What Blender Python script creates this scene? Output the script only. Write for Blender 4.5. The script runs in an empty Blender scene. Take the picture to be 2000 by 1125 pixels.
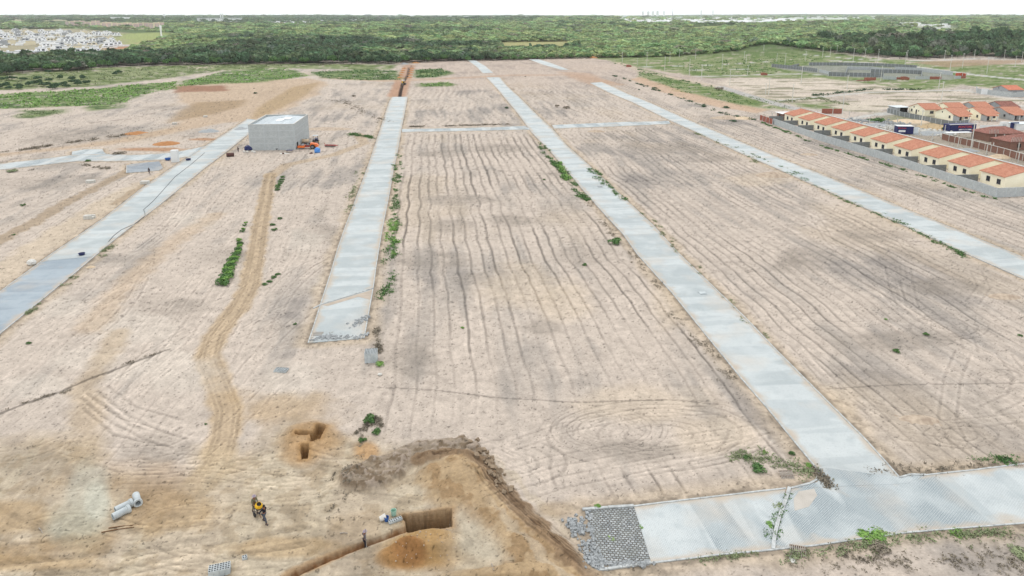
import bpy, bmesh, math, random
import numpy as np
from mathutils import Vector, Matrix, noise as mnoise
random.seed(7)
R = math.radians
SC = bpy.context.scene
COL = SC.collection

# ---------------- camera, sky, sun, exposure ----------------
F, CY, H, PITCH = 1387.0, 375.0, 43.0, math.atan(348.5/1387.0)   # pixels of a 2000 px wide photograph
cam_d = bpy.data.cameras.new('camera'); cam = bpy.data.objects.new('camera', cam_d); COL.objects.link(cam)
cam_d.sensor_width = 36; cam_d.lens = F/2000*36; cam_d.shift_y = -(562.5-CY)/2000
cam_d.clip_start = 0.5; cam_d.clip_end = 60000
cam.location = (0, 0, H); cam.rotation_euler = (math.pi/2-PITCH, 0, 0)
SC.camera = cam
SUN_EL, SUN_AZ = R(62), R(-35)
W = bpy.data.worlds.new('World'); SC.world = W; W.use_nodes = True
nt = W.node_tree; nt.nodes.clear()
o_ = nt.nodes.new('ShaderNodeOutputWorld'); bg = nt.nodes.new('ShaderNodeBackground')
sky = nt.nodes.new('ShaderNodeTexSky'); sky.sky_type = 'NISHITA'; sky.sun_disc = False
sky.sun_elevation = SUN_EL; sky.sun_rotation = SUN_AZ; sky.air_density = 1.0; sky.dust_density = 3.0
mx = nt.nodes.new('ShaderNodeMix'); mx.data_type = 'RGBA'; mx.inputs[0].default_value = 0.86
mx.inputs[7].default_value = (14.6, 14.9, 15.2, 1)        # the white overcast layer
nt.links.new(sky.outputs[0], mx.inputs[6]); nt.links.new(mx.outputs[2], bg.inputs[0])
bg.inputs[1].default_value = 0.10
nt.links.new(bg.outputs[0], o_.inputs[0])
sun_d = bpy.data.lights.new('sun', 'SUN'); sun_d.energy = 1.0; sun_d.angle = R(12); sun_d.color = (1, .96, .9)
sun = bpy.data.objects.new('sun', sun_d); COL.objects.link(sun)
sun.rotation_euler = (math.pi/2-SUN_EL, 0, math.pi-SUN_AZ)
vs = SC.view_settings; vs.view_transform = 'Standard'; vs.look = 'None'; vs.exposure = 0.0; vs.gamma = 1.0
SC.cycles.volume_bounces = 4; SC.cycles.max_bounces = 6

# ---------------- helpers ----------------
CP, SP = math.cos(PITCH), math.sin(PITCH)
def at(px, py, z=0.0):                      # a point of the ground from its place in the photograph
    u, v = (px-1000)/F, (py-CY)/F
    t = (H-z)/(SP+v*CP)
    return Vector((t*u, t*(CP-v*SP), z))
def atn(px, py):
    u, v = (px-1000)/F, (py-CY)/F
    t = H/(SP+v*CP)
    return t*u, t*(CP-v*SP)
ppm = lambda py, px=1000: F/(H/(SP+(py-CY)/F*CP))        # photograph pixels in a metre at a row
def lin(hexs, k=1.0):
    h = [int(hexs[i:i+2], 16)/255 for i in (0, 2, 4)]
    return tuple(k*(x/12.92 if x <= .04045 else ((x+.055)/1.055)**2.4) for x in h)
VA = math.atan2(.119, 1.031)                 # the streets' bearing
SD = np.array([-math.sin(VA), math.cos(VA)]); QD = np.array([math.cos(VA), math.sin(VA)])

rng = np.random.default_rng(11)
TAB = rng.random((256, 256))
def vn(x, y, s=0):
    x = x+s*37.13; y = y+s*91.7
    xi = np.floor(x).astype(np.int64); yi = np.floor(y).astype(np.int64)
    fx = x-xi; fy = y-yi; fx = fx*fx*(3-2*fx); fy = fy*fy*(3-2*fy)
    a = TAB[xi & 255, yi & 255]; b = TAB[(xi+1) & 255, yi & 255]; c = TAB[xi & 255, (yi+1) & 255]; d = TAB[(xi+1) & 255, (yi+1) & 255]
    return (a*(1-fx)+b*fx)*(1-fy)+(c*(1-fx)+d*fx)*fy
def fbm(x, y, s=0, o=4):
    r = 0; a = .5; t = 0
    for i in range(o):
        r = r+a*vn(x, y, s+i*3); t += a; a *= .5; x = x*2.03; y = y*2.03
    return r/t
def ss(a, b, x): x = np.clip((x-a)/(b-a), 0, 1); return x*x*(3-2*x)

def tag(o, label=None, cat=None, group=None, kind=None):
    if label: o['label'] = label
    if cat: o['category'] = cat
    if group: o['group'] = group
    if kind: o['kind'] = kind
    return o
def empty(name, loc=(0, 0, 0), rz=0.0, **k):
    o = bpy.data.objects.new(name, None); COL.objects.link(o); o.location = loc; o.rotation_euler = (0, 0, rz)
    o.empty_display_size = .3
    return tag(o, **k)
def mesh_np(name, verts, faces, mat, parent=None, smooth=False, uv=None):
    me = bpy.data.meshes.new(name)
    verts = np.asarray(verts, dtype=np.float32); n = len(verts)
    me.vertices.add(n); me.vertices.foreach_set('co', verts.ravel())
    if isinstance(faces, np.ndarray):
        k = faces.shape[1]; m = len(faces)
        me.loops.add(m*k); me.loops.foreach_set('vertex_index', faces.ravel().astype(np.int32))
        me.polygons.add(m); me.polygons.foreach_set('loop_start', np.arange(0, m*k, k, dtype=np.int32))
        me.update(calc_edges=True)
    else:
        me = bpy.data.meshes.new(name); me.from_pydata([tuple(v) for v in verts], [], faces)
    if smooth: me.polygons.foreach_set('use_smooth', [True]*len(me.polygons))
    me.materials.append(mat)
    o = bpy.data.objects.new(name, me); COL.objects.link(o)
    if parent: o.parent = parent
    return o
class MB:
    """collects boxes, bars and tubes of ONE mesh"""
    def __init__(s): s.v = []; s.f = []
    def add(s, v, f):
        b = len(s.v); s.v += [tuple(p) for p in v]; s.f += [tuple(b+i for i in q) for q in f]; return s
    def box(s, x0, x1, y0, y1, z0, z1, M=None):
        v = [(x0,y0,z0),(x1,y0,z0),(x1,y1,z0),(x0,y1,z0),(x0,y0,z1),(x1,y0,z1),(x1,y1,z1),(x0,y1,z1)]
        if M is not None: v = [M @ Vector(p) for p in v]
        return s.add(v, [(0,3,2,1),(4,5,6,7),(0,1,5,4),(1,2,6,5),(2,3,7,6),(3,0,4,7)])
    def bar(s, a, b, w, h=None, up=Vector((0,0,1))):
        h = h or w; a = Vector(a); b = Vector(b); d = (b-a)
        if d.length < 1e-6: return s
        d.normalize()
        if abs(d.dot(up)) > .98: up = Vector((1,0,0))
        x = d.cross(up).normalized(); y = x.cross(d)
        v = [p+x*i*w/2+y*j*h/2 for p in (a, b) for (i, j) in ((-1,-1),(1,-1),(1,1),(-1,1))]
        return s.add(v, [(0,1,2,3),(7,6,5,4),(0,4,5,1),(1,5,6,2),(2,6,7,3),(3,7,4,0)])
    def tube(s, a, b, r, r2=None, n=8, cap=True):
        a = Vector(a); b = Vector(b); d = (b-a).normalized(); r2 = r if r2 is None else r2
        up = Vector((0,0,1)) if abs(d.z) < .95 else Vector((1,0,0))
        x = d.cross(up).normalized(); y = x.cross(d)
        v = [p+(x*math.cos(t)+y*math.sin(t))*q for p, q in ((a, r), (b, r2)) for t in [2*math.pi*i/n for i in range(n)]]
        f = [(i, (i+1) % n, n+(i+1) % n, n+i) for i in range(n)]
        if cap: f += [tuple(range(n))[::-1], tuple(range(n, 2*n))]
        return s.add(v, f)
    def lathe(s, prof, n=12, M=None):
        v = []; f = []
        for (r, z) in prof:
            for i in range(n):
                p = Vector((r*math.cos(2*math.pi*i/n), r*math.sin(2*math.pi*i/n), z)); v.append(M @ p if M is not None else p)
        for k in range(len(prof)-1):
            for i in range(n): f.append((k*n+i, k*n+(i+1) % n, (k+1)*n+(i+1) % n, (k+1)*n+i))
        return s.add(v, f)
    def poly(s, pts): return s.add(pts, [tuple(range(len(pts)))])
    def build(s, name, mat, parent=None, smooth=False):
        return mesh_np(name, s.v, s.f, mat, parent, smooth)
def Bx(name, mat, parent, *boxes):
    m = MB()
    for b in boxes: m.box(*b)
    return m.build(name, mat, parent)
def copy_tree(o, parent=None):
    c = o.copy(); COL.objects.link(c); c.parent = parent
    for ch in o.children: copy_tree(ch, c)
    return c

# ---------------- materials ----------------
def mat(name, col, rough=.85, col2=None, scale=3.0, amt=.5, bump=0.0, bscale=20.0, metal=0.0, stretch=(1,1,1), spec=.3, detail=5):
    m = bpy.data.materials.new(name); m.use_nodes = True; N = m.node_tree.nodes; L = m.node_tree.links
    b = N['Principled BSDF']; b.inputs['Roughness'].default_value = rough; b.inputs['Metallic'].default_value = metal
    b.inputs['Specular IOR Level'].default_value = spec
    tc = N.new('ShaderNodeNewGeometry') if False else N.new('ShaderNodeTexCoord')
    mp = N.new('ShaderNodeMapping'); mp.inputs['Scale'].default_value = stretch; L.new(tc.outputs['Object'], mp.inputs[0])
    nz = N.new('ShaderNodeTexNoise'); nz.inputs['Scale'].default_value = scale; nz.inputs['Detail'].default_value = detail
    L.new(mp.outputs[0], nz.inputs[0])
    rp = N.new('ShaderNodeMapRange'); rp.inputs[1].default_value = .35; rp.inputs[2].default_value = .65
    L.new(nz.outputs[0], rp.inputs[0])
    mxx = N.new('ShaderNodeMix'); mxx.data_type = 'RGBA'
    c2 = col2 or tuple(x*.75 for x in col)
    mxx.inputs[6].default_value = (*col, 1); mxx.inputs[7].default_value = (*[a+(b_-a)*amt for a, b_ in zip(col, c2)], 1)
    L.new(rp.outputs[0], mxx.inputs[0]); L.new(mxx.outputs[2], b.inputs['Base Color'])
    if bump:
        n2 = N.new('ShaderNodeTexNoise'); n2.inputs['Scale'].default_value = bscale; L.new(tc.outputs['Object'], n2.inputs[0])
        bp = N.new('ShaderNodeBump'); bp.inputs['Strength'].default_value = bump; bp.inputs['Distance'].default_value = .05
        L.new(n2.outputs[0], bp.inputs['Height']); L.new(bp.outputs[0], b.inputs['Normal'])
    return m
def brickmat(name, c1, c2, mortar, bw=.4, bh=.2, ms=.012, rough=.9, amt=.35, dirt=None, plane='wall', ang=0.0, bump=.3):
    """masonry: courses run level on any wall (u = x+y along the wall, v = z); plane='flat' for paving"""
    m = bpy.data.materials.new(name); m.use_nodes = True; N = m.node_tree.nodes; L = m.node_tree.links
    b = N['Principled BSDF']; b.inputs['Roughness'].default_value = rough; b.inputs['Specular IOR Level'].default_value = .2
    tc = N.new('ShaderNodeTexCoord'); sx = N.new('ShaderNodeSeparateXYZ'); cb = N.new('ShaderNodeCombineXYZ')
    if plane == 'wall':
        L.new(tc.outputs['Object'], sx.inputs[0]); ad = N.new('ShaderNodeMath'); ad.operation = 'ADD'
        L.new(sx.outputs[0], ad.inputs[0]); L.new(sx.outputs[1], ad.inputs[1]); L.new(ad.outputs[0], cb.inputs[0]); L.new(sx.outputs[2], cb.inputs[1])
    else:
        mp = N.new('ShaderNodeMapping'); mp.inputs['Rotation'].default_value = (0, 0, ang); L.new(tc.outputs['Object'], mp.inputs[0])
        nzz = N.new('ShaderNodeTexNoise'); nzz.inputs['Scale'].default_value = 2.5; L.new(mp.outputs[0], nzz.inputs[0])
        vm = N.new('ShaderNodeVectorMath'); vm.operation = 'MULTIPLY_ADD'; L.new(nzz.outputs['Color'], vm.inputs[0]); vm.inputs[1].default_value = (.08, .08, 0); L.new(mp.outputs[0], vm.inputs[2])
        L.new(vm.outputs[0], sx.inputs[0]); L.new(sx.outputs[0], cb.inputs[0]); L.new(sx.outputs[1], cb.inputs[1])
    br = N.new('ShaderNodeTexBrick'); br.inputs['Scale'].default_value = 1; br.inputs['Brick Width'].default_value = bw; br.inputs['Row Height'].default_value = bh
    br.inputs['Mortar Size'].default_value = ms; br.inputs['Color1'].default_value = (*c1, 1); br.inputs['Color2'].default_value = (*c2, 1); br.inputs['Mortar'].default_value = (*mortar, 1)
    br.inputs['Mortar Smooth'].default_value = .3
    L.new(cb.outputs[0], br.inputs[0])
    nz = N.new('ShaderNodeTexNoise'); nz.inputs['Scale'].default_value = .9; nz.inputs['Detail'].default_value = 8; nz.inputs['Roughness'].default_value = .65; L.new(tc.outputs['Object'], nz.inputs[0])
    rp = N.new('ShaderNodeMapRange'); rp.inputs[1].default_value = .3; rp.inputs[2].default_value = .7; L.new(nz.outputs[0], rp.inputs[0])
    ml = N.new('ShaderNodeMath'); ml.operation = 'MULTIPLY'; ml.inputs[1].default_value = amt; L.new(rp.outputs[0], ml.inputs[0])
    mxx = N.new('ShaderNodeMix'); mxx.data_type = 'RGBA'; L.new(ml.outputs[0], mxx.inputs[0]); L.new(br.outputs[0], mxx.inputs[6])
    mxx.inputs[7].default_value = (*(dirt or tuple(x*.6 for x in c1)), 1)
    L.new(mxx.outputs[2], b.inputs['Base Color'])
    bp = N.new('ShaderNodeBump'); bp.inputs['Strength'].default_value = bump; bp.inputs['Distance'].default_value = .03; bp.invert = True
    L.new(br.outputs[1], bp.inputs['Height']); L.new(bp.outputs[0], b.inputs['Normal'])
    return m
# ---------------- street outlines (left edge, right edge), traced on the ground ----------------
ROADS = {
 'A0': ([(-330,811),(-200,716),(-100,643),(0,570),(52,532),(82,510)],
        [(-330,950),(-200,828),(-100,740),(0,652),(70,595),(150,530),(184,501)]),
 'A': ([(82,510),(95,500),(137,472),(205,425),(237,400),(280,366),(348,320),(400,286),(440,261),(484,232)],
       [(184,501),(215,475),(272,430),(312,400),(358,362),(400,328),(448,292),(480,266),(517,236)]),
 'B': ([(602,670),(615,630),(627,592),(647,530),(661,482),(675,442),(691,400),(700,376),(720,322),(740,262),(760,200),(766,189)],
       [(711,661),(717,628),(722,600),(729,562),(735,517),(746,450),(756,400),(760,380),(768,332),(776,296),(784,250),(794,200),(796,189)]),
 'C': ([(1593,913),(1551,862),(1500,799),(1450,742),(1397,677),(1315,575),(1245,497),(1217,457),(1186,424),(1140,372),(1100,324),(1074,294),(1040,260),(1012,222),(992,198),(972,174),(950,151)],
       [(1757,933),(1690,858),(1603,771),(1512,680),(1455,620),(1400,567),(1325,495),(1275,440),(1232,400),(1200,370),(1140,314),(1106,284),(1080,254),(1048,224),(1012,188),(990,168),(976,151)]),
 'C2': ([(942,143),(931,131),(913,118)], [(964,142),(950,130),(930,118)]),
 'D': ([(2330,696),(2150,612),(2000,545),(1875,490),(1765,440),(1675,400),(1600,366),(1512,327),(1440,296),(1360,258),(1304,233),(1236,200),(1192,182),(1152,162)],
       [(2330,641),(2150,568),(2000,504),(1875,452),(1747,400),(1675,370),(1600,339),(1520,308),(1420,266),(1348,236),(1268,200),(1225,183),(1200,171),(1175,160)]),
 'D2': ([(1094,136),(1058,126),(1032,116)], [(1111,136),(1080,124),(1054,116)]),
 'X1': ([(785,258),(900,256),(1036,253)], [(785,252),(900,250),(1026,246)]),
 'X2': ([(1082,251),(1200,247),(1310,242)], [(1078,244),(1200,238.5),(1306,236)]),
 'E0': ([(1272,1100),(1407,1084),(1511,1074)], [(1238,989),(1302,981),(1407,969),(1535,954)]),
 'E1': ([(1510,1074),(1600,1065),(1658,1056),(1777,1040),(2000,1022),(2330,995)], [(1542,953),(1593,942),(1757,933),(1809,928),(1896,919),(2000,906),(2330,870)]),
 'S': ([(-330,362),(0,332),(70,324),(146,315),(218,315),(300,313),(328,311),(372,306)], [(-330,352),(0,320),(94,309),(140,303),(208,301),(260,303),(340,298),(400,286)]),
}
def resample(pts, n):
    P = np.array(pts, float); d = np.r_[0, np.cumsum(np.hypot(*np.diff(P, axis=0).T))]; t = np.linspace(0, d[-1], n)
    return np.c_[np.interp(t, d, P[:, 0]), np.interp(t, d, P[:, 1])]
def wpts(pts): return np.array([atn(x, y) for x, y in pts])
RW = {k: (wpts(a), wpts(b)) for k, (a, b) in ROADS.items()}
EXTRA = {'pocket': wpts([(140,304),(141,296),(164,292),(200,291),(203,297),(208,301.5)]), 'corner': wpts([(1545,954),(1596,942),(1601,933),(1593,912),(1757,932),(1777,926),(1809,929),(1770,945)]),
         'setts': wpts([(1146,998),(1238,989),(1272,1100),(1168,1104),(1158,1060)]), 'pavers': wpts([(248,323),(258,320),(311,315),(318,328),(310,333),(247,338)])}

# ---------------- the ground sheet ----------------
px = np.r_[np.linspace(-2600, -420, 26)[:-1], np.linspace(-420, -40, 110)[:-1], np.arange(-40, 2040, 1.75), np.linspace(2040, 2420, 110), np.linspace(2420, 4600, 26)[1:]]
py = np.r_[np.linspace(1900, 1300, 60)[:-1], np.linspace(1300, 1135, 80)[:-1], np.arange(1135, 60, -1.55), np.arange(60, 33, -.9), [32.8, 32.2, 31.6]]
GX, GY = np.meshgrid(px, py)
X, Y = atn(GX, GY)
NR, NC = X.shape
PX = GX.ravel(); PY = GY.ravel(); X = X.ravel(); Y = Y.ravel()
S = X*SD[0]+Y*SD[1]; Q = X*QD[0]+Y*QD[1]
FBC = {}
def FB(k, s, o=4):
    if (k, s, o) not in FBC: FBC[(k, s, o)] = fbm(X*k, Y*k, s, o).astype(np.float32)
    return FBC[(k, s, o)]
def dpoly(P, r):            # distance to a polyline (world), r = radius of interest
    D = np.full(X.shape, 1e3)
    for (a, b) in zip(P[:-1], P[1:]):
        x0, x1 = sorted((a[0], b[0])); y0, y1 = sorted((a[1], b[1]))
        i = np.nonzero((X > x0-r) & (X < x1+r) & (Y > y0-r) & (Y < y1+r))[0]
        if not len(i): continue
        d = b-a; L2 = max(d@d, 1e-9)
        t = np.clip(((X[i]-a[0])*d[0]+(Y[i]-a[1])*d[1])/L2, 0, 1)
        D[i] = np.minimum(D[i], np.hypot(X[i]-a[0]-t*d[0], Y[i]-a[1]-t*d[1]))
    return D
def inpoly(P):
    m = np.zeros(X.shape, bool); x0, y0 = P.min(0); x1, y1 = P.max(0)
    i = np.nonzero((X >= x0) & (X <= x1) & (Y >= y0) & (Y <= y1))[0]; c = np.zeros(len(i), bool); x = X[i]; y = Y[i]
    for a, b in zip(P, np.roll(P, -1, 0)):
        k = (a[1] > y) != (b[1] > y); 
        with np.errstate(divide='ignore', invalid='ignore'): c ^= k & (x < (b[0]-a[0])*(y-a[1])/(b[1]-a[1])+a[0])
    m[i] = c; return m
def inside(P, soft=.5, jit=0.0, js=.5):      # soft mask of a polygon, ragged edge
    D = dpoly(np.vstack([P, P[:1]]), soft+jit+1.0); D = np.where(inpoly(P), -D, D)
    if jit: D = D+(FB(js, 5)-.5)*2*jit
    return 1-ss(-soft, soft, D)
def ell(cx, cy, rx, ry, jit=.35, js=.25, rot=0):   # ragged blob given by its place and half-sizes in the photograph
    dx = (PX-cx); dy = (PY-cy)
    if rot: c, s = math.cos(rot), math.sin(rot); dx, dy = dx*c+dy*s, -dx*s+dy*c
    d = np.hypot(dx/rx, dy/ry)
    i = d < 2.2; m = np.zeros(X.shape)
    m[i] = 1-ss(.55, 1.25, d[i]+(fbm(X[i]*js, Y[i]*js, 9)-.5)*2*jit)
    return m

near_road = np.full(X.shape, 1e3); onroad = np.zeros(X.shape, bool)
for k, (a, b) in RW.items():
    P = np.vstack([a, b[::-1]]); onroad |= inpoly(P); near_road = np.minimum(near_road, dpoly(np.vstack([P, P[:1]]), 6.0))
for k, P in EXTRA.items():
    onroad |= inpoly(P); near_road = np.minimum(near_road, dpoly(np.vstack([P, P[:1]]), 3.0))
off = np.where(onroad, 0, np.clip(near_road, 0, 1e3))

C = np.zeros((len(X), 3)); Z = np.zeros(len(X))
def mixc(m, hexs, k=1.0):
    c = np.array(lin(hexs, .62*k)); i = np.nonzero(m > .004)[0]; C[i] += (c-C[i])*np.clip(m[i], 0, 1)[:, None]
def dark(m, k): i = np.nonzero(m > .004)[0]; C[i] *= (1-np.clip(m[i], 0, 1)*(1-k))[:, None]
# soil: pale sand and grey topsoil in streaks that run with the grader
C[:] = lin('decfc0', .61)
warp = (fbm(S*.05, Q*.05, 3)-.5)*6
big = fbm(X*.045, Y*.045, 1, 5); streak = fbm((S+warp)*.055, (Q+warp*.3)*.42, 2, 5); fine = fbm(S*.9, Q*2.6, 4, 4); med = fbm(X*.22, Y*.22, 8, 5)
micro = fbm(X*2.3, Y*2.3, 14, 3)
mixc(ss(.46, .66, big*.5+streak*.5)*.75, 'bcb3a9')
mixc(ss(.56, .72, big*.45+med*.25+streak*.3)*.8, 'a29a93')
mixc(ss(.55, .75, fbm(X*.03, Y*.03, 21)*.7+streak*.3)*.45, 'dfcbb2')
dark(ss(.5, .75, streak*.4+fine*.6), .91)
# ---- plots between streets: regular furrows of the grader ----
plotC = inside(wpts([(783,262),(1038,262),(1175,425),(1350,650),(1560,905),(1500,945),(1150,985),(930,860),(740,860),(745,700),(760,560),(772,420)]), 1.0)
plotD = inside(wpts([(1095,262),(1310,248),(1500,340),(1700,430),(2300,700),(2300,880),(1800,915),(1700,830),(1520,670),(1300,450)]), 1.0)
plotR = inside(wpts([(1200,150),(1350,225),(1500,225),(1900,390),(2300,420),(2300,620),(1900,450),(1650,350),(1350,232),(1190,165)]), 1.0)
lob = ell(1195, 845, 330, 85, .15)
def furrows(mask, q0, gap, wobA, seed, w=.28, depth=.10, strength=.5, sec=.35):
    wob = (fbm(S*.035, Q*.01, seed)-.5)*wobA+(fbm(S*.11, Q*.05, seed+3)-.5)*wobA*.13
    u = (Q-q0+wob)/gap; k = np.floor(u)
    j = (TAB[(k.astype(int)*7+seed) & 255, 5]-.5)*.25; lineamp = .45+.55*TAB[(k.astype(int)*13+seed) & 255, 9]
    g = np.abs((u-k)-.5-j)*gap
    vis = .35+.65*ss(.35, .6, fbm(S*.05, Q*.12, seed+7))
    ww = w+np.clip(Y-60, 0, 400)*.0016
    l = (1-ss(ww*.35, ww, g+.1*(fine-.5)))*lineamp*vis*mask
    dark(l, 1-strength); Z[:] += -depth*.5*l+depth*.8*(1-ss(0, .5, np.abs(g-ww*1.3)))*mask*lineamp*vis
    C[:] += (C*.10)*((1-ss(.1, .5, np.abs(g-ww*1.6)))*lineamp*vis*mask)[:, None]
    for q2, a in ((.27, sec), (.75, sec*.8), (.62, sec*.6)):
        g2 = np.abs((u-k)-q2)*gap; l2 = (1-ss(.05, .14+Y*.0007, g2))*mask*a*ss(.4, .65, fbm(S*.04, k*.37+q2*9, seed+11)); dark(l2, .72)
furrows(plotC*(1-lob), 0.2, 2.3, 4.0, 31, w=.22, strength=.6, sec=.22)
furrows(plotD, 1.1, 1.95, 4.5, 57, w=.2, strength=.5, sec=.5)
furrows(plotR, 0, 2.2, 4, 71, w=.26, strength=.42, sec=.8)
# rest: weaker streaks
plotL = inside(wpts([(520,250),(760,262),(735,300),(640,600),(560,640),(300,900),(-300,1180),(-300,960),(0,665),(250,470),(480,300)]), 1.0)
furrows(plotL, 0.5, 2.6, 5, 83, w=.18, strength=.12, sec=.35)
plotU = inside(wpts([(800,160),(950,165),(1030,244),(800,250)]), 2)+inside(wpts([(1000,165),(1140,160),(1290,235),(1085,242)]), 2)
furrows(plotU, .5, 3.1, 9, 97, w=.3, strength=.22, sec=.5)
# darker damp patches that lie across the plots
for a in [(880,440,60,14),(840,510,70,20),(1130,500,70,18),(900,390,90,10),(960,290,90,9),(1290,290,90,12),(1390,310,70,8),(1060,640,40,16),(800,700,60,40),(1580,500,70,16),(1700,460,80,14),
          (1740,665,130,22),(1560,520,60,14),(1850,560,80,20),(330,600,80,20),(210,505,60,10),(450,500,60,16),(640,460,60,20),(930,545,50,14),(1230,880,110,22),(860,300,50,8),(1650,262,60,7),(300,880,80,30),
          (1000,430,60,12),(1120,340,60,10),(190,262,120,16),(110,275,70,10),(330,210,60,5),(60,360,80,12),(150,350,50,8),(580,640,80,6)]:
    mixc(ell(*a)*.55*(.4+.6*ss(.3, .6, med)), '9f9589')
# clean pale / tan sand
for a in [(1010,560,90,50),(1250,790,150,40),(1310,590,40,60),(1480,350,60,14),(1100,590,60,40),(1400,850,90,40),(1560,800,30,40),(1640,790,40,40)]:
    mixc(ell(*a)*.45, 'e6d2b8')
def band(pts, w, hexs, k=.8, soft=.6, jit=.4): 
    D = dpoly(wpts(pts), w+soft+1.5); m = 1-ss(w-soft, w+soft, D+(FB(.5, 5)-.5)*2*jit); mixc(m*k, hexs); return m
def tracks(pts, gauge=1.9, w=.28, k=.72, tread=.5, hexs=None):
    P = resample(pts, 60); P = wpts(P); T = np.gradient(P, axis=0); T /= np.hypot(*T.T)[:, None]+1e-9; Nn = np.c_[-T[:, 1], T[:, 0]]
    for sgn in (-.5, .5):
        D = dpoly(P+Nn*gauge*sgn, 2.5); ww = w+np.clip(Y-60, 0, 300)*.0012
        i = np.nonzero(D < 2.4)[0]
        if not len(i): continue
        m = np.zeros(X.shape); m[i] = (1-ss(ww[i]*.4, ww[i], D[i])); m2 = m*(1-tread+tread*(np.sin(S*9+Q*5) > -.2)); dark(m2*.8, k); Z[i] -= .05*m[i]
        C[i] += (C[i]*.08)*((1-ss(.1, .35, np.abs(D[i]-ww[i]*1.2))))[:, None]
# site tracks
band([(700,262),(712,280),(650,303),(560,322),(528,345)], 1.9, 'cbb496', .7)
lane = [(528,340),(517,400),(507,450),(500,500),(487,560),(458,610),(420,655),(407,700),(428,750),(446,800),(440,850),(425,900),(400,940)]
band(lane, 1.75, 'c8b090', .85, .5, .6)
for g in (1.3, 2.2): tracks(lane, g, .24, .76, .15)
for a in [(250,640,110,40),(330,720,120,40),(120,600,60,20),(560,760,60,60),(380,430,50,18),(640,560,30,30),(180,700,90,25),(80,760,80,25),(600,470,40,20)]: mixc(ell(*a, .6)*.5, 'e8dccd')
mixc(ell(430,905,60,40,.6)*.5, 'cdb796')
tracks([(430,920),(470,905),(520,912)], 1.8, .35, .7); tracks([(440,905),(480,915),(520,900)], 2.2, .35, .75)
band([(180,640),(240,560),(330,480),(420,420)], 2.0, 'd5b895', .45, 1.5, 1.2); band([(170,900),(165,760),(230,650)], 1.6, 'cdb697', .6, 1, 1)
tracks([(175,770),(230,815),(300,850),(350,865)], 1.8); tracks([(180,790),(240,840),(330,860),(365,840)], 1.9); tracks([(190,760),(250,805),(340,830)], 2.2)
# tan clay yard in the foreground
yard = inside(wpts([(-500,905),(60,880),(200,905),(330,960),(400,905),(520,850),(700,860),(780,890),(900,880),(960,930),(1080,1040),(1180,1135),(1400,1500),(-700,1500)]), 3.2, 6.5, .12)
mixc(yard*.72, 'd0bea2'); mixc(yard*ss(.45, .66, med)*.55, 'b8a285'); mixc(yard*ss(.5, .66, streak)*.5, 'ddceb4'); mixc(yard*ss(.5, .62, FB(.8, 23, 5))*.4, 'ab9678')
for a in [(20,1010,70,30),(560,800,110,40),(600,860,60,30),(330,1000,90,50),(560,1070,120,20),(40,1100,200,18)]: mixc(ell(*a, .5)*.6, 'c2a57c')
yswirl = fbm((PX*.9+PY*.35)*.006+med*1.5, (PY*1.0-PX*.42)*.035+med*1.2, 41, 4); dark(yard*ss(.52, .72, yswirl), .82)
for a in [(250,930,110,40),(310,960,70,60)]: mixc(ell(*a, .5)*.35, 'a58b6c')
mixc(ell(175,960,45,70,.4)*.55, 'c9c6b6'); mixc(ell(190,985,30,45,.3)*.8, 'd8d5c3'); mixc(ell(150,1030,55,45,.5)*.55, 'b9b9a6')
for p in ([(-300,1105),(60,1080),(240,1055),(420,1035)], [(-300,1130),(100,1108),(330,1090),(600,1045)], [(0,1140),(240,1125),(420,1080)]): tracks(p, 2.0, .5, .8); 
band([(-300,1100),(40,1078),(200,1060)], 1.2, 'a98a60', .5, 1, .8)
# burnt-orange diggings
pit1 = ell(607, 862, 56, 42, .25); mixc(pit1*.9, 'c3a27a'); Z += pit1*.25
mixc(ell(585,885,40,28,.3)*.7, 'c9a67c'); mixc(ell(715,880,25,18,.3)*.9, 'd0a97c')
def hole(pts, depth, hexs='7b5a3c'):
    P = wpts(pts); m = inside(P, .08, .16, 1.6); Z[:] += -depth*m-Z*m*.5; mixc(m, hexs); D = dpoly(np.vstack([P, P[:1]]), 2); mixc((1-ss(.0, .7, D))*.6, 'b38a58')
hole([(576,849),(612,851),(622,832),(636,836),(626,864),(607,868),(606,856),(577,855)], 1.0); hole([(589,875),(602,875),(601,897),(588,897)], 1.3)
mixc(ell(830,1075,90,38,.25), 'bf9c6c'); mixc(ell(790,1090,50,22,.2), 'b28858')
mixc(ell(1000,1130,150,25,.3)*.7, 'bd9f76'); mixc(ell(940,1075,80,40,.4)*.6, 'd8c6aa')
for (cx, cy, rx, ry, h) in [(850,1066,75,24,.9),(785,1085,45,18,.5),(880,925,70,25,.7),(1000,1125,120,14,.5),(600,855,50,30,.25)]: Z += h*ell(cx, cy, rx, ry, .15)*(1+.4*(med-.5))
mixc(ell(800,1085,34,20,.2)*.8, 'a3764a')
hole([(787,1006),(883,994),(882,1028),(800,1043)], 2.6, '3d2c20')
tr = dpoly(wpts([(560,1130),(640,1092),(700,1068),(745,1052),(792,1034)]), 3); mixc((1-ss(.25, .7, tr+(med-.5)*1.2))*.8, 'c19f78'); mixc((1-ss(.12, .38, tr+(micro-.5)*.4))*.9, '9c6f47'); Z += .15*(1-ss(0, .5, np.abs(tr-.7))); Z -= .45*(1-ss(.12, .4, tr))
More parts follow.
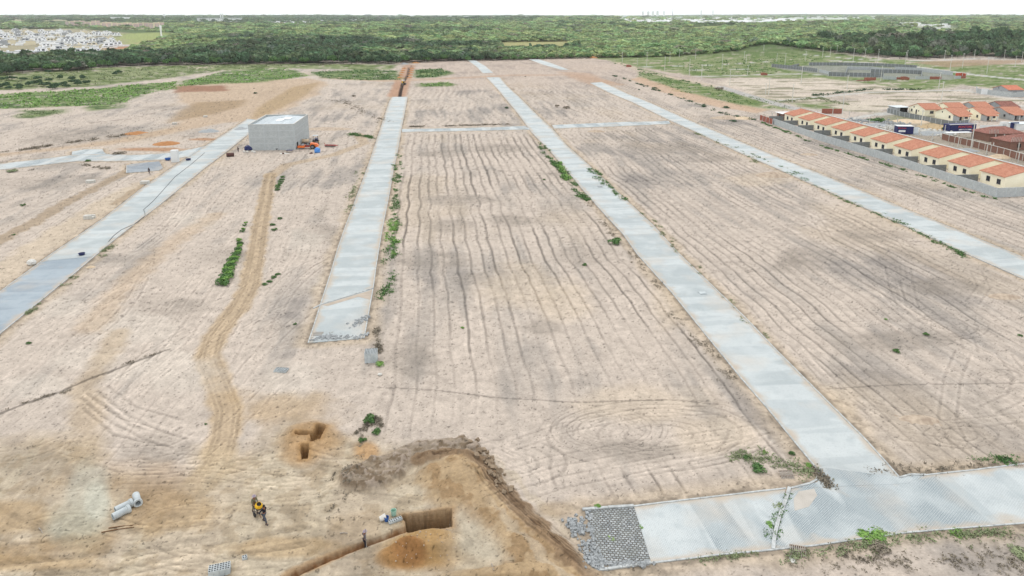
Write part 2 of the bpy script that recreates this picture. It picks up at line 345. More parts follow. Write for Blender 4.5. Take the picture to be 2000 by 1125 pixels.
# the spoil slope, the lumpy dark topsoil and the rutted ridge that bends round it
lump1 = FB(.9, 35, 5); lump2 = FB(2.2, 36, 4)
sl = inside(wpts([(815,945),(850,918),(900,903),(950,930),(1000,990),(1060,1050),(1125,1112),(1160,1170),(1000,1170),(985,1085),(950,1035),(905,990),(860,990),(830,975)]), .7, 1.0, .5); mixc(sl*.9, 'c6ab86'); mixc(sl*ss(.5, .62, lump1)*.6, 'a3845f'); Z += sl*(.3+.5*(lump1-.4))
ts = inside(wpts([(664,938),(700,905),(750,885),(800,866),(850,858),(905,856),(945,875),(975,915),(930,912),(890,900),(850,903),(800,918),(750,945),(700,965),(672,958)]), .5, 1.0, .6); mixc(ts*.92, 'aa9a86'); mixc(ts*ss(.48, .58, lump1), '8d7b66'); mixc(ts*ss(.55, .62, lump2)*.7, 'c0b0a0'); Z += ts*(.4+.9*(lump1-.4)+.5*(lump2-.5))
db = dpoly(wpts([(820,905),(870,896),(905,897),(940,913),(975,948),(1010,988),(1050,1032),(1100,1080),(1150,1122)]), 5)+(lump1-.5)*1.1
mixc((1-ss(.7, 1.1, db))*.9, '9c8266'); mixc((1-ss(.1, .4, db))*.8, '765f49'); Z += .4*(1-ss(.1, 1.4, db))
mixc((1-ss(.2, .5, np.abs(db-1.9)))*.5*ss(930, 990, PX), 'd6c6ae')
mixc(inside(wpts([(900,1010),(945,1030),(975,1075),(1000,1100),(960,1105),(880,1085),(895,1050)]), .8, 1.2, .4)*.8, 'd2c6b0')
for o in range(5): tracks([(930+o*9,925+o*2),(990+o*9,985+o*2),(1060+o*12,1050+o*2),(1140+o*14,1110+o*3)], .6, .14, .6, .2)
for o in range(3): tracks([(905,860+o*14),(960+o*4,872+o*9),(1030+o*5,905+o*9),(1060,930+o*8)], 1.2, .14, .85, .6)
mixc(ell(1085,995,45,18,.3)*.6, 'b9a283')
# turning circles of the roller
for (cx, cy, rx, ry, n) in [(1190,838,120,50,11),(1290,850,230,72,9),(1640,440,60,16,3),(1850,640,90,28,4),(1880,850,80,28,4),(1950,745,60,30,3),(1000,905,120,50,4)]:
    th = np.arctan2((PY-cy)/ry, (PX-cx)/rx); r = np.hypot((PX-cx)/rx, (PY-cy)/ry)
    i = (r < 1.15)
    rr = r*n+(fbm(X*.15, Y*.15, 66)-.5)*1.2; fr = np.abs(rr-np.floor(rr)-.5); arc = ss(.35, .55, fbm(th*1.5+cx, np.floor(rr)*.9, 77))
    l = np.where(i, (1-ss(.06, .2, fr))*arc*ss(1.12, .95, r)*ss(.12, .25, r), 0); dark(l, .80); Z -= .04*l
loops = [[(1740,520),(1748,560),(1765,600),(1800,625),(1850,640),(1890,662),(1896,685)], [(1768,520),(1773,560),(1782,600),(1812,615),(1870,627),(1900,652)], [(1850,520),(1905,527),(1922,560),(1898,592)],
         [(1500,600),(1545,625),(1610,632),(1690,633)], [(1620,425),(1680,437),(1715,455),(1760,470),(1790,500)], [(1590,420),(1620,470),(1700,540),(1760,600)], [(1880,690),(1860,740),(1850,820),(1880,880)],
         [(1600,700),(1700,790),(1850,830),(2000,815)], [(1560,680),(1640,770),(1760,850),(1900,870)], [(1480,700),(1540,760),(1600,800)], [(1960,690),(1998,740),(1985,775),(1930,800)],
         [(1000,870),(1100,835),(1250,805),(1400,800)], [(950,940),(1080,900),(1250,870),(1500,835)], [(960,985),(1100,940),(1300,900),(1480,860)], [(1200,925),(1400,895),(1520,850)],
         [(1230,240),(1180,225),(1120,215)], [(300,250),(380,225),(460,205)], [(240,260),(330,235),(420,215)], [(60,470),(160,400),(260,340)], [(20,430),(120,390),(200,350)]]
for l in loops: tracks(l, 1.7, .22, .80, .35)
for pts, w, k in [([(780,322),(900,329),(1000,335),(1095,341)], .16, .6), ([(740,757),(850,762),(960,776),(1130,786),(1300,780),(1400,790)], .14, .6), ([(0,808),(60,785),(120,765),(170,742),(240,716),(330,682)], .28, .45),
                  ([(1230,410),(1260,395),(1350,350)], .2, .85), ([(1200,350),(1350,355),(1560,372)], .25, .8), ([(1600,760),(1750,752),(2000,748)], .14, .65), ([(600,300),(700,290)], .5, .8)]:
    m = (1-ss(w*.5, w*1.3+PY*0, dpoly(wpts(pts), 2)+(fine-.5)*.3)); dark(m, k)
# verges: scraped sand, clods and weeds along the kerbs
vg = (1-ss(.6, 2.6, off+(med-.5)*2))*(Y < 500); mixc(vg*.6, 'dcc7ab'); dark(vg*ss(.52, .7, fbm(X*1.2, Y*1.2, 19)), .72)
band([(330,338),(230,384),(120,452),(0,535),(-120,620)], 3.2, 'e0cdb4', .8, 1.2, 1.2); band([(252,334),(200,360),(130,395),(60,438),(-60,500)], 1.8, 'b7a287', .8, .6, 1.2); band([(300,352),(262,372),(225,398)], 1.0, 'b9a387', .7, .5, .8)
for pts in ([(0,303),(60,297),(130,285),(200,274),(270,266),(350,250)], [(300,262),(360,268),(420,262)], [(0,318),(90,300)], [(180,240),(260,232),(330,214)]):
    d = dpoly(wpts(pts), 5)+(FB(.35, 24)-.5)*4; dark((1-ss(.3, 1.2, d))*.8, .6); Z += .3*(1-ss(.2, 1.4, np.abs(d-1)))
rt = random.Random(12)
for i in range(46):      # wheel marks that cross the yard and the left plots
    if i < 26: cx, cy = rt.uniform(-40, 760), rt.uniform(880, 1120); L_ = rt.uniform(60, 190); a = rt.uniform(-.35, .25); q = rt.uniform(-.5, .5)
    else: cx, cy = rt.uniform(40, 640), rt.uniform(380, 850); L_ = rt.uniform(60, 170); a = rt.uniform(-1.1, -.5); q = rt.uniform(-.25, .25)
    pts = [(cx+t*L_*math.cos(a+q*t), cy+t*L_*math.sin(a+q*t)*(.5 if i < 26 else .8)) for t in (-1, -.5, 0, .5, 1)]
    tracks(pts, rt.choice((1.6, 1.9, 2.2)), rt.uniform(.1, .24), rt.uniform(.76, .88), .3)
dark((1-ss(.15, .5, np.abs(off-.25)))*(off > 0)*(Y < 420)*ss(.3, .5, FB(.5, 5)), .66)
# upper left: orange cut soil, meadow
def P_(mask, hexs, k=1): mixc(mask*k, hexs)
P_(inside(wpts([(345,166),(600,152),(640,160),(620,185),(560,215),(500,235),(430,240),(330,262),(200,285),(60,300),(-200,330),(-200,318),(80,292),(220,275),(330,250),(380,215),(345,190)]), 3, 3, .08), 'd3b99c', .8)
P_(inside(wpts([(570,170),(625,160),(600,185),(520,225),(490,232),(500,212)]), 2, 1, .1), 'bea47e', .8)
P_(inside(wpts([(385,200),(480,195),(470,208),(420,222),(330,240),(350,215)]), 3, 2, .08), 'b39a79', .8)
P_(inside(wpts([(335,168),(440,167),(445,178),(345,180)]), 2, 3, .15), 'a5785e', .85)
for a in [(320,281,18,3),(270,260,12,3),(400,272,30,3),(300,292,70,4)]: mixc(ell(*a, .3)*.8, 'bd8c60')
for p in ([(800,128),(790,150),(775,188)],): band(p, 5, 'c79b7c', .9, 1.5, 1)
band([(805,128),(797,145),(788,160)], 1.2, '8a5a40', .6); d = dpoly(wpts([(799,131),(797,146),(790,157),(786,165),(782,180),(781,188)]), 5); mixc(1-ss(.5, 1.4, d), '3d2a20'); Z -= 1.2*(1-ss(.3, 1.0, d))
band([(640,152),(760,158),(900,152),(1000,147),(1120,146),(1200,165)], 6, 'd0ac8c', .6, 3, 3)
P_(inside(wpts([(1090,140),(1150,142),(1200,162),(1160,168),(1110,150)]), 3, 2, .1), 'cba88a', .7)
P_(ss(200, 130, PY)*ss(740, 820, PX)*(PX < 1500)*(PY > 110), 'c8b09f', .4)
gcol = [('7a9150', '566f3e', [[(0,185),(60,180),(120,178),(190,172),(270,165),(345,160),(345,172),(300,180),(260,190),(250,200),(200,207),(130,208),(60,211),(-300,222),(-300,185)],
        [(40,216),(130,213),(122,222),(64,231),(38,231)], [(400,150),(440,138),(560,134),(605,148),(520,160),(400,165),(340,170),(360,158)], [(608,141),(700,136),(775,139),(780,156),(690,157),(630,152)],
        [(812,137),(860,134),(882,142),(850,151),(812,152)], [(820,163),(870,161),(896,166),(870,169),(825,169)], [(170,208),(200,206),(240,204),(235,210),(180,215)]]),
        ('8f9c66', '66793f', [[(-300,150),(60,140),(200,132),(400,126),(600,124),(780,126),(760,136),(560,134),(440,138),(330,152),(170,170),(-300,186)]]),
        ('8c9a63', '6c8444', [[(1150,108),(1500,98),(1620,106),(1720,116),(2300,140),(2300,190),(2000,178),(1880,166),(1790,178),(1640,160),(1500,152),(1430,151),(1380,152),(1260,133),(1205,122)],
        [(1245,130),(1330,157),(1430,176),(1500,195),(1560,216),(1500,214),(1400,195),(1330,180),(1250,150)], [(1520,190),(1640,200),(1700,208),(1720,222),(1640,215),(1560,208)]])]
for c1, c2, polys in gcol:
    for p in polys:
        m = inside(wpts(p), 4, 5, .06)*ss(.25, .45, med*.6+fbm(X*.09, Y*.09, 51)*.4)
        mixc(m*.9, c1); mixc(m*ss(.45, .62, fbm(X*.12, Y*.3, 52)), c2)
P_(inside(wpts([(1250,150),(1340,180),(1420,200),(1500,214),(1480,222),(1380,205),(1300,182),(1230,155)]), 2, 2, .1), 'd8b493', .7)
# right: pale sand lots, dirt streets
for p in ([(1405,163),(1430,153),(1600,152),(1800,176),(1900,180),(1890,186),(1700,184),(1560,180),(1480,182)], [(1600,205),(1740,188),(1900,186),(2300,215),(2300,245),(1980,200),(1850,205),(1740,212),(1690,222)], [(1440,178),(1620,186),(1600,205),(1540,200)]):
    m = inside(wpts(p), 3, 4, .07); mixc(m*.9, 'e6d8c6'); mixc(m*ss(.5, .65, fbm(X*.05, Y*.22, 53)), 'a9a389', .9)
mixc(inside(wpts([(1740,215),(1700,235),(1740,262),(1860,300),(2000,345),(2300,400),(2300,300),(1990,262),(1900,262),(1830,235)]), 3, 3, .1)*.9, 'b5aa9a'); mixc(ell(1830,248,40,10,.3)*.9, 'd9bd92'); mixc(ell(1780,232,60,10,.4)*.6, '8c9468')
band([(1205,122),(1260,140),(1330,155),(1400,169),(1450,183)], 3.0, 'd9c7b0', .9); band([(1405,169),(1450,183),(1520,204),(1580,219),(1700,248),(1800,283),(2000,345)], 3.4, 'c9c5c0', .95, .6, .2)
for pts, w in [([(1620,119),(1740,126),(1790,131),(1850,139),(1900,146),(2000,156),(2200,172)], 4.5), ([(1250,131),(1400,127),(1500,121)], 1.5), ([(1300,138),(1460,135)], 1.5), ([(1350,150),(1500,146),(1540,144)], 2.5), ([(1560,108),(1700,118),(1800,120),(2000,113)], 2.2), ([(1540,144),(1620,147)], 1.6),
               ([(1830,129),(2000,124)], 2.0), ([(1650,107),(1720,108),(1830,112)], 2.0), ([(1520,197),(1700,180),(1900,176)], 2.0), ([(1880,176),(1960,190),(2100,205)], 2.0), ([(1720,222),(1860,212),(2000,207)], 3.0), ([(1560,218),(1650,235),(1700,225),(1760,222)], 2.0)]:
    band(pts, w, 'd8d6cf', .9, 1.0, .5)
P_(inside(wpts([(1780,122),(1900,118),(2000,119),(2000,124),(1850,132)]), 3, 2, .05), 'b49a7c', .8)
mixc(inside(wpts([(1510,133),(1600,127),(1790,133),(1870,148),(1860,156),(1720,153),(1620,149),(1590,143)]), 2, 2, .1)*.75, 'a3a39e')
# far land: meadows, village ground, dark wood floor
far = ss(700, 900, Y); mixc(far*(PY < 125), '5b7340'); mixc((fbm(X*.004, Y*.004, 90) > .60)*(Y > 850)*(Y < 3200)*.9, 'b3bd84')
for p, c in [([(-200,102),(0,100),(120,100),(190,95),(230,80),(300,70),(240,60),(120,55),(-200,58)], 'b3aa8c'), ([(190,102),(235,86),(318,66),(330,68),(250,90),(215,104)], 'cf9a78'), ([(225,62),(330,60),(350,68),(300,72),(250,80)], 'a9b46f'),
             ([(960,76),(1120,74),(1110,92),(980,90)], 'b4b078'), ([(1320,55),(1420,50),(1400,57)], 'b9c77f'), ([(1450,40),(1700,35),(1680,42),(1480,44)], 'a9bf8c'), ([(1720,42),(1860,52),(1850,62),(1760,50)], 'c9cbb5'), ([(1200,38),(1520,36),(1560,44),(1230,48)], 'd4d0c4'),
             ([(730,75),(790,73),(780,84),(735,84)], 'b7bf74')]:
    mixc(inside(wpts(p), 30, 30, .01), c)
# grain and clods
rough_ = (fbm(X*1.1, Y*1.1, 44, 5)-.5); C *= (1+(fine-.5)*.24+(med-.5)*.16+(micro-.5)*.27+rough_*.24)[:, None]
sp = vn(X*3.1, Y*3.1, 61)*vn(X*7.7, Y*7.7, 62); dark(ss(.55, .66, sp)*(Y < 320), .5); sp2 = vn(X*1.3, Y*1.3, 63)*vn(X*4.1, Y*4.1, 64); dark(ss(.62, .70, sp2)*(Y < 420)*(Y > 90), .55)
keep = ss(.15, 1.2, off); 
Z += ((fbm(X*.5, Y*.5, 70)-.5)*.12+(micro-.5)*.06)*(Y < 600)
Z *= keep; Z -= np.where(onroad, .12, 0)
und = ss(640, 900, Y)*(-5)+ss(900, 1800, Y)*((fbm(X*.0016, Y*.0016, 80)-.4)*26)
und += 15*np.exp(-((X-640)/230)**2-((Y-930)/170)**2)+9*np.exp(-((X-300)/130)**2-((Y-900)/130)**2)
Z += und
idx = np.arange(NR*NC).reshape(NR, NC)
faces = np.stack([idx[:-1, :-1], idx[:-1, 1:], idx[1:, 1:], idx[1:, :-1]], -1).reshape(-1, 4)
gm = bpy.data.materials.new('soil'); gm.use_nodes = True; N = gm.node_tree.nodes; L = gm.node_tree.links
b = N['Principled BSDF']; b.inputs['Roughness'].default_value = .95; b.inputs['Specular IOR Level'].default_value = .12
va = N.new('ShaderNodeVertexColor'); va.layer_name = 'soil'
tc = N.new('ShaderNodeTexCoord'); nz = N.new('ShaderNodeTexNoise'); nz.inputs['Scale'].default_value = 4; nz.inputs['Detail'].default_value = 8; nz.inputs['Roughness'].default_value = .7
L.new(tc.outputs['Object'], nz.inputs[0]); rp = N.new('ShaderNodeMapRange'); rp.inputs[1].default_value = .3; rp.inputs[2].default_value = .7; rp.inputs[3].default_value = .80; rp.inputs[4].default_value = 1.16
L.new(nz.outputs[0], rp.inputs[0]); mpz = N.new('ShaderNodeMapping'); mpz.inputs['Scale'].default_value = (.5, .5, 7); L.new(tc.outputs['Object'], mpz.inputs[0]); nzz = N.new('ShaderNodeTexNoise'); nzz.inputs['Scale'].default_value = 1.3; nzz.inputs['Detail'].default_value = 7; L.new(mpz.outputs[0], nzz.inputs[0])
rz_ = N.new('ShaderNodeMapRange'); rz_.inputs[1].default_value = .35; rz_.inputs[2].default_value = .65; rz_.inputs[3].default_value = .92; rz_.inputs[4].default_value = 1.07; L.new(nzz.outputs[0], rz_.inputs[0]); mm = N.new('ShaderNodeMath'); mm.operation = 'MULTIPLY'; L.new(rp.outputs[0], mm.inputs[0]); L.new(rz_.outputs[0], mm.inputs[1])
vm = N.new('ShaderNodeVectorMath'); vm.operation = 'MULTIPLY'; L.new(va.outputs[0], vm.inputs[0]); L.new(mm.outputs[0], vm.inputs[1]); L.new(vm.outputs[0], b.inputs['Base Color'])
bp = N.new('ShaderNodeBump'); bp.inputs['Strength'].default_value = .5; bp.inputs['Distance'].default_value = .06; L.new(nz.outputs[0], bp.inputs['Height']); L.new(bp.outputs[0], b.inputs['Normal'])
ground = mesh_np('ground', np.c_[X, Y, Z], faces, gm, smooth=True); tag(ground, kind='structure')
ca = ground.data.color_attributes.new('soil', 'FLOAT_COLOR', 'POINT'); ca.data.foreach_set('color', np.c_[np.clip(C, 0, 1), np.ones(len(X))].astype(np.float32).ravel())
zx = Z.copy()
def gz(x, y):      # height of the ground near a point
    v = y; t = (H)/math.hypot(1, 0)
    dy = SP*0; # invert the projection
    den = y*CP+H*SP; u = F*x/den; w = F*(H*CP-y*SP)/den
    ppx, ppy = 1000+u, CY+w
    c = int(np.clip(np.searchsorted(px, ppx), 1, NC-1)); r = int(np.clip(np.searchsorted(-py, -ppy), 1, NR-1))
    return float(zx[r*NC+c])
def G(a, b_, dz=0.0):
    p = at(a, b_); p.z = gz(p.x, p.y)+dz; return p

# ---------------- streets ----------------
def roadmat(name, base, band1, band2, joint, bw=.16, bh=.11, ms=.012, ang=0.0, jamt=1.0):
    m = brickmat(name, base, tuple(x*.9 for x in base), joint, bw, bh, ms, .9, 0, plane='flat', ang=ang, bump=.5)
    N = m.node_tree.nodes; L = m.node_tree.links; b = N['Principled BSDF']; src = b.inputs['Base Color'].links[0].from_socket
    tc = N.new('ShaderNodeTexCoord'); mp = N.new('ShaderNodeMapping'); mp.inputs['Rotation'].default_value = (0, 0, ang); L.new(tc.outputs['Object'], mp.inputs[0])
    last = src
    for sc, vec, col, lo, hi, a, det in [(1, (.02, .16, 1), band1, .50, .52, .55, 1), (1, (.03, .37, 1), band2, .56, .575, .45, 1), (1, (.25, .25, 1), band1, .45, .65, .5, 8), (1, (.7, .7, 1), band2, .5, .72, .5, 8), (1, (.11, .13, 1), lin('d6cabb', .8), .52, .72, .55, 8), (1, (5, 5, 1), tuple(x*.6 for x in base), .55, .75, .45, 4)]:
        m2 = N.new('ShaderNodeMapping'); m2.inputs['Scale'].default_value = vec; m2.inputs['Location'].default_value = (vec[0]*77, vec[1]*31, 0); L.new(mp.outputs[0], m2.inputs[0])
        nz = N.new('ShaderNodeTexNoise'); nz.inputs['Scale'].default_value = sc; nz.inputs['Detail'].default_value = det; L.new(m2.outputs[0], nz.inputs[0])
        rp = N.new('ShaderNodeMapRange'); rp.inputs[1].default_value = lo; rp.inputs[2].default_value = hi; rp.inputs[4].default_value = a; L.new(nz.outputs[0], rp.inputs[0])
        mxx = N.new('ShaderNodeMix'); mxx.data_type = 'RGBA'; L.new(rp.outputs[0], mxx.inputs[0]); L.new(last, mxx.inputs[6]); mxx.inputs[7].default_value = (*col, 1); last = mxx.outputs[2]
    ea = N.new('ShaderNodeAttribute'); ea.attribute_name = 'edge'; n3 = N.new('ShaderNodeTexNoise'); n3.inputs['Scale'].default_value = .45; n3.inputs['Detail'].default_value = 6; L.new(tc.outputs['Object'], n3.inputs[0])
    ad = N.new('ShaderNodeMath'); ad.operation = 'MULTIPLY_ADD'; L.new(ea.outputs['Fac'], ad.inputs[0]); ad.inputs[1].default_value = .55; L.new(n3.outputs[0], ad.inputs[2]); r3 = N.new('ShaderNodeMapRange'); r3.inputs[1].default_value = .68; r3.inputs[2].default_value = 1.0; r3.inputs[4].default_value = .85; L.new(ad.outputs[0], r3.inputs[0])
    mx3 = N.new('ShaderNodeMix'); mx3.data_type = 'RGBA'; L.new(r3.outputs[0], mx3.inputs[0]); L.new(last, mx3.inputs[6]); mx3.inputs[7].default_value = (*lin('d3c4b1', .70), 1); last = mx3.outputs[2]
    L.new(last, b.inputs['Base Color']); return m
rA = roadmat('paving along', lin('c8cfcf', .77), lin('dadfde', .79), lin('b7bfc1', .78), lin('a6afb1', .8), ang=VA*-1)
rE = roadmat('paving across', lin('c6cdcf', .77), lin('dadfde', .79), lin('aeb7b9', .78), lin('7f8d92', .8), ang=VA*-1+math.pi/2, bw=.22, bh=.16, ms=.028)
rD = roadmat('blue-grey paving', lin('adb9c2', .76), lin('bcc7ce', .76), lin('9eabb5', .76), lin('8d99a3', .76), ang=VA*-1)  # darker, bluer paving for the near part of the first street
rP = roadmat('grey pavers', lin('a6adb3', .8), lin('9299a0', .8), lin('b3bac0', .8), lin('808890', .8))
rS = brickmat('rough setts', lin('c6cacc', .8), lin('8f9599', .8), lin('5a5650', .8), .31, .25, .045, .9, .5, lin('8c8e86', .8), plane='flat', ang=VA, bump=1)
for q in rS.node_tree.nodes:
    if q.type == 'VECT_MATH': q.inputs[1].default_value = (.22, .22, 0)
kM = mat('kerb concrete', lin('c9cccb', .85), .9, lin('8f9290', .8), 2.0, .6, .2)
def strip(name, L_, R_, z, m, n=60):
    a = resample(L_, n); b = resample(R_, n); k = 9; fr = [0, .04, .1, .2, .5, .8, .9, .96, 1]; ed = [1, .75, .4, .12, 0, .12, .4, .75, 1]
    V = np.concatenate([a+(b-a)*q for q in fr]).reshape(k, n, 2)
    jit = (vn(V[..., 0]*.4, V[..., 1]*.4, 3)-.5)*.015
    V3 = np.c_[V.reshape(-1, 2), (z+jit).ravel()]; i = np.arange(k*n).reshape(k, n)
    f = np.stack([i[:-1, :-1], i[1:, :-1], i[1:, 1:], i[:-1, 1:]], -1).reshape(-1, 4)
    V4 = np.r_[V3, np.c_[V3[:, :2], V3[:, 2]-.15]]; nn = k*n
    ring = np.r_[i[0], i[1:, -1], i[-1, ::-1][1:], i[::-1, 0][1:]]; sf = np.array([[p, p+nn, q+nn, q] for p, q in zip(ring[:-1], ring[1:])])
    o = mesh_np(name, V4, np.vstack([f, sf]), m); q = o.data.attributes.new('edge', 'FLOAT', 'POINT'); q.data.foreach_set('value', np.tile(np.repeat(ed, n), 2).astype(np.float32)); return o
def kerb(P, parent, h=.07, w=.16, gaps=0.0, m=kM, step=1.0, sd=0):
    P = np.array(P); d = np.r_[0, np.cumsum(np.hypot(*np.diff(P, axis=0).T))]; n = max(2, int(d[-1]/step)); t = np.linspace(0, d[-1], n+1)
    Pt = np.c_[np.interp(t, d, P[:, 0]), np.interp(t, d, P[:, 1])]; mb = MB(); rr = random.Random(sd+n)
    for a, b in zip(Pt[:-1], Pt[1:]):
        if rr.random() < gaps: continue
        e = (b-a)*.012; z = h+rr.uniform(-.015, .01); mb.bar((*(a+e), z-.12), (*(b-e), z-.12+rr.uniform(-.01, .01)), w, .24)
    return mb.build('kerb', m, parent)
for k, (a, b_) in RW.items():
    z = {'X1': .04, 'X2': .04, 'E1': .018, 'E0': .012, 'S': .045, 'C2': .05, 'D2': .05}.get(k, .02)
    o = strip('street', a, b_, z, rE if k in ('X1', 'X2', 'E0', 'E1', 'S') else rD if k == 'A0' else rA, 90); tag(o, kind='structure')
    if k in ('X1', 'X2'): h = .05
    else: h = .08
    if k not in ('C2', 'D2'): kerb(a, o, h, sd=1); kerb(b_ if k != 'E1' else b_[3:], o, h, sd=2)
    if k == 'A':
        hp = resample([(400,298),(372,322),(342,345),(318,372),(300,392),(280,410),(285,420),(262,438),(238,448),(222,460),(212,472)], 40); m = MB()
        for p, q in zip(hp[:-1], hp[1:]): m.bar(at(*p, .05), at(*q, .05), .07)
        tag(m.build('hose', mat('black hose', (.05, .05, .05))), 'thin dark hose winding along the first street', 'hose')
    if k == 'B':
        kerb(wpts([(612,603),(627,595),(680,579),(729,563)]), o, .12, .22)
    if k == 'E1': kerb(wpts([(1542,953),(1532,985),(1522,1010),(1512,1050),(1510,1074)]), o, .16, .3); kerb(wpts([(1545,954),(1585,944),(1600,934),(1594,913)]), o, .1, .2, sd=5); kerb(wpts([(1757,933),(1775,927),(1809,928)]), o, .1, .2, sd=5)
    if k == 'E0': kerb(wpts([(1137,996),(1238,989)]), o, .16, .28); kerb(wpts([(1158,1116),(1272,1100)]), o, .14, .25)
def flat(name, P, z, m):
    n = len(P); V = [(*p, z) for p in P]+[(*p, z-.15) for p in P]; f = [tuple(range(n))[::-1]]+[(i, (i+1) % n, n+(i+1) % n, n+i) for i in range(n)]
    o = mesh_np(name, V, f, m); bm = bmesh.new(); bm.from_mesh(o.data); bmesh.ops.recalc_face_normals(bm, faces=bm.faces); bm.to_mesh(o.data); bm.free(); return tag(o, kind='structure')
flat('street', EXTRA['corner'], .030, rE); flat('street', EXTRA['pocket'], .016, rE)
pv = flat('paved_yard', EXTRA['pavers'], .03, rP); kerb(EXTRA['pavers'][[0, 5, 4]], pv, .12, .2)
flat('paving', EXTRA['setts'], .03, rS)
sandpatch = flat('sand_patch', wpts([(629,596),(728,566),(725,586),(700,580),(660,592),(640,598)]), .04, mat('patch sand', lin('cbbcab', .75), .95, lin('b3a698', .75), .6, .7, .3))
flat('sand_patch', wpts([(1560,960),(1590,955),(1596,968),(1580,990),(1552,998),(1550,975)]), .03, mat('patch sand pale', lin('cfc8be', .75), .95, lin('bdb6ac', .75), .8, .7, .3))
# ---------------- shared materials ----------------
M = {
 'block': brickmat('concrete block', lin('cfd3d2', .86), lin('bcc2c2', .86), lin('a5abac', .86), .4, .2, .012, .9, .5, lin('9aa1a3', .8)),
 'blockd': brickmat('weathered block', lin('9ea3a3', .8), lin('8b9091', .8), lin('787c7d', .8), .4, .2, .012, .9, .6, lin('6e7272', .8)),
 'brick': brickmat('red hollow brick', lin('b0604c', .8), lin('9c5040', .8), lin('c0aa98', .7), .3, .2, .014, .9, .4, lin('8a5648', .8)),
 'brickd': brickmat('rough brick wall', lin('96604f', .8), lin('845144', .8), lin('a99a8c', .7), .3, .2, .02, .9, .5, lin('8c7668', .8)),
 'brick_o': brickmat('new orange brick', lin('d4593a', .8), lin('c24c31', .8), lin('d8b09c', .7), .3, .2, .014, .9, .2, lin('b0604c', .8)),
 'cream': mat('cream render', lin('faf4dc', .97), .85, lin('eee6c8', .95), .4, .5, .1),
 'grey_r': mat('grey render', lin('b7babb', .8), .9, lin('9fa4a6', .8), .5, .6, .1),
 'white_r': mat('white render', lin('e9ebea', .88), .8, lin('cfd3d2', .85), .4, .5),
 'pink': mat('pink render', lin('ecc9c2', .9), .85, lin('dcb3aa', .9), .05, .6),
 'conc': mat('concrete', lin('ccd3d4', .85), .85, lin('a2a9ab', .8), 1.5, .6, .2),
 'conc_w': mat('pale concrete', lin('dcdad2', .8), .85, lin('b5b3ab', .8), 1.5, .5, .2),
 'metal_r': mat('metal sheeting', lin('dfe8ec', .9), .45, lin('bfcbd1', .8), .25, .6, .15, 3, .15, (6, .3, 1)),
 'white': mat('white paint', lin('eef0f0', .9), .5, lin('cfd2d2', .85), 2, .4),
 'glass': mat('dark window glass', (.025, .03, .04), .15, (.05, .055, .065), 3, .5),
 'frame': mat('window metal', (.10, .10, .11), .5), 'sill': mat('sill', lin('cfcbbb', .8), .8),
 'dark': mat('shade opening', (.02, .018, .018), .9), 'gate': mat('dark gate', (.045, .045, .055), .6),
 'navy': mat('navy paint', lin('252c63', .9), .55, lin('1d2350', .9), 1, .5), 'red_l': mat('red lettering', lin('e4503c', .9), .6),
 'wood': mat('weathered wood', lin('b3aaa0', .8), .85, lin('7f766c', .8), 8, .7, .3, 30), 'woodd': mat('old brown wood', lin('8a6a4a', .8), .85, lin('5f4630', .8), 8, .7, .3, 30),
 'orange': mat('orange paint', lin('f07a35', .9), .4, lin('c45a25', .85), 3, .5), 'red': mat('red paint', lin('b03a32', .9), .45, lin('7d2a26', .85), 3, .5),
 'rubber': mat('tyre rubber', (.025, .025, .027), .85), 'steel': mat('worn steel', (.22, .22, .23), .45, (.12, .11, .10), 6, .6, 0, 20, .6),
 'blue': mat('blue plastic', lin('2c5fa8', .9), .45, lin('24508f', .9), 3, .4), 'dblue': mat('dark blue plastic', lin('28305f', .9), .5), 'lblue': mat('bright blue tarpaulin', lin('5d9be0', .9), .6, lin('3a74c0', .9), 3, .8),
 'yellow': mat('yellow paint', lin('f0c02c', .9), .4, lin('c8961c', .85), 4, .4), 'rust': mat('rusty drum steel', lin('6a4a44', .8), .8, lin('45302c', .8), 4, .7),
 'pole': mat('pole concrete', lin('e2e2da', .9), .85, lin('aaaaa2', .8), .6, .5), 'skin': mat('skin', lin('8a5f48', .9), .6), 'cloth_g': mat('olive work clothes', lin('7d7a62', .8), .9), 'cloth_n': mat('navy shirt', lin('20222e', .9), .9),
 'cloth_b': mat('slate work trousers', lin('565b66', .8), .9), 'cloth_p': mat('grey mauve shirt', lin('6d6870', .8), .9), 'cap': mat('pale cap', lin('a79aa6', .8), .9), 'hair': mat('dark hair', (.02, .017, .015), .8),
 'sack': mat('white woven sack', lin('e6e4de', .85), .9, lin('bdbab2', .8), 5, .6, .4), 'mint': mat('mint plastic', lin('a9d0bd', .85), .6), 'gravel': mat('grey gravel', lin('b9bdbe', .8), .95, lin('8e9192', .8), 6, .9, .8, 12),
 'sandp': mat('sand heap', lin('dfcbb0', .8), .95, lin('c4ab8a', .8), 1, .6, .5), 'earth': mat('loose earth heap', lin('cdbba6', .8), .95, lin('978473', .8), 1.5, .7, .6), 'clod': mat('damp clods', lin('a5927b', .75), .95, lin('84715c', .75), 3, .7, .4), 'clayp': mat('orange clay heap', lin('c08a58', .8), .95, lin('9c6a40', .8), 1.5, .7, .6),
}
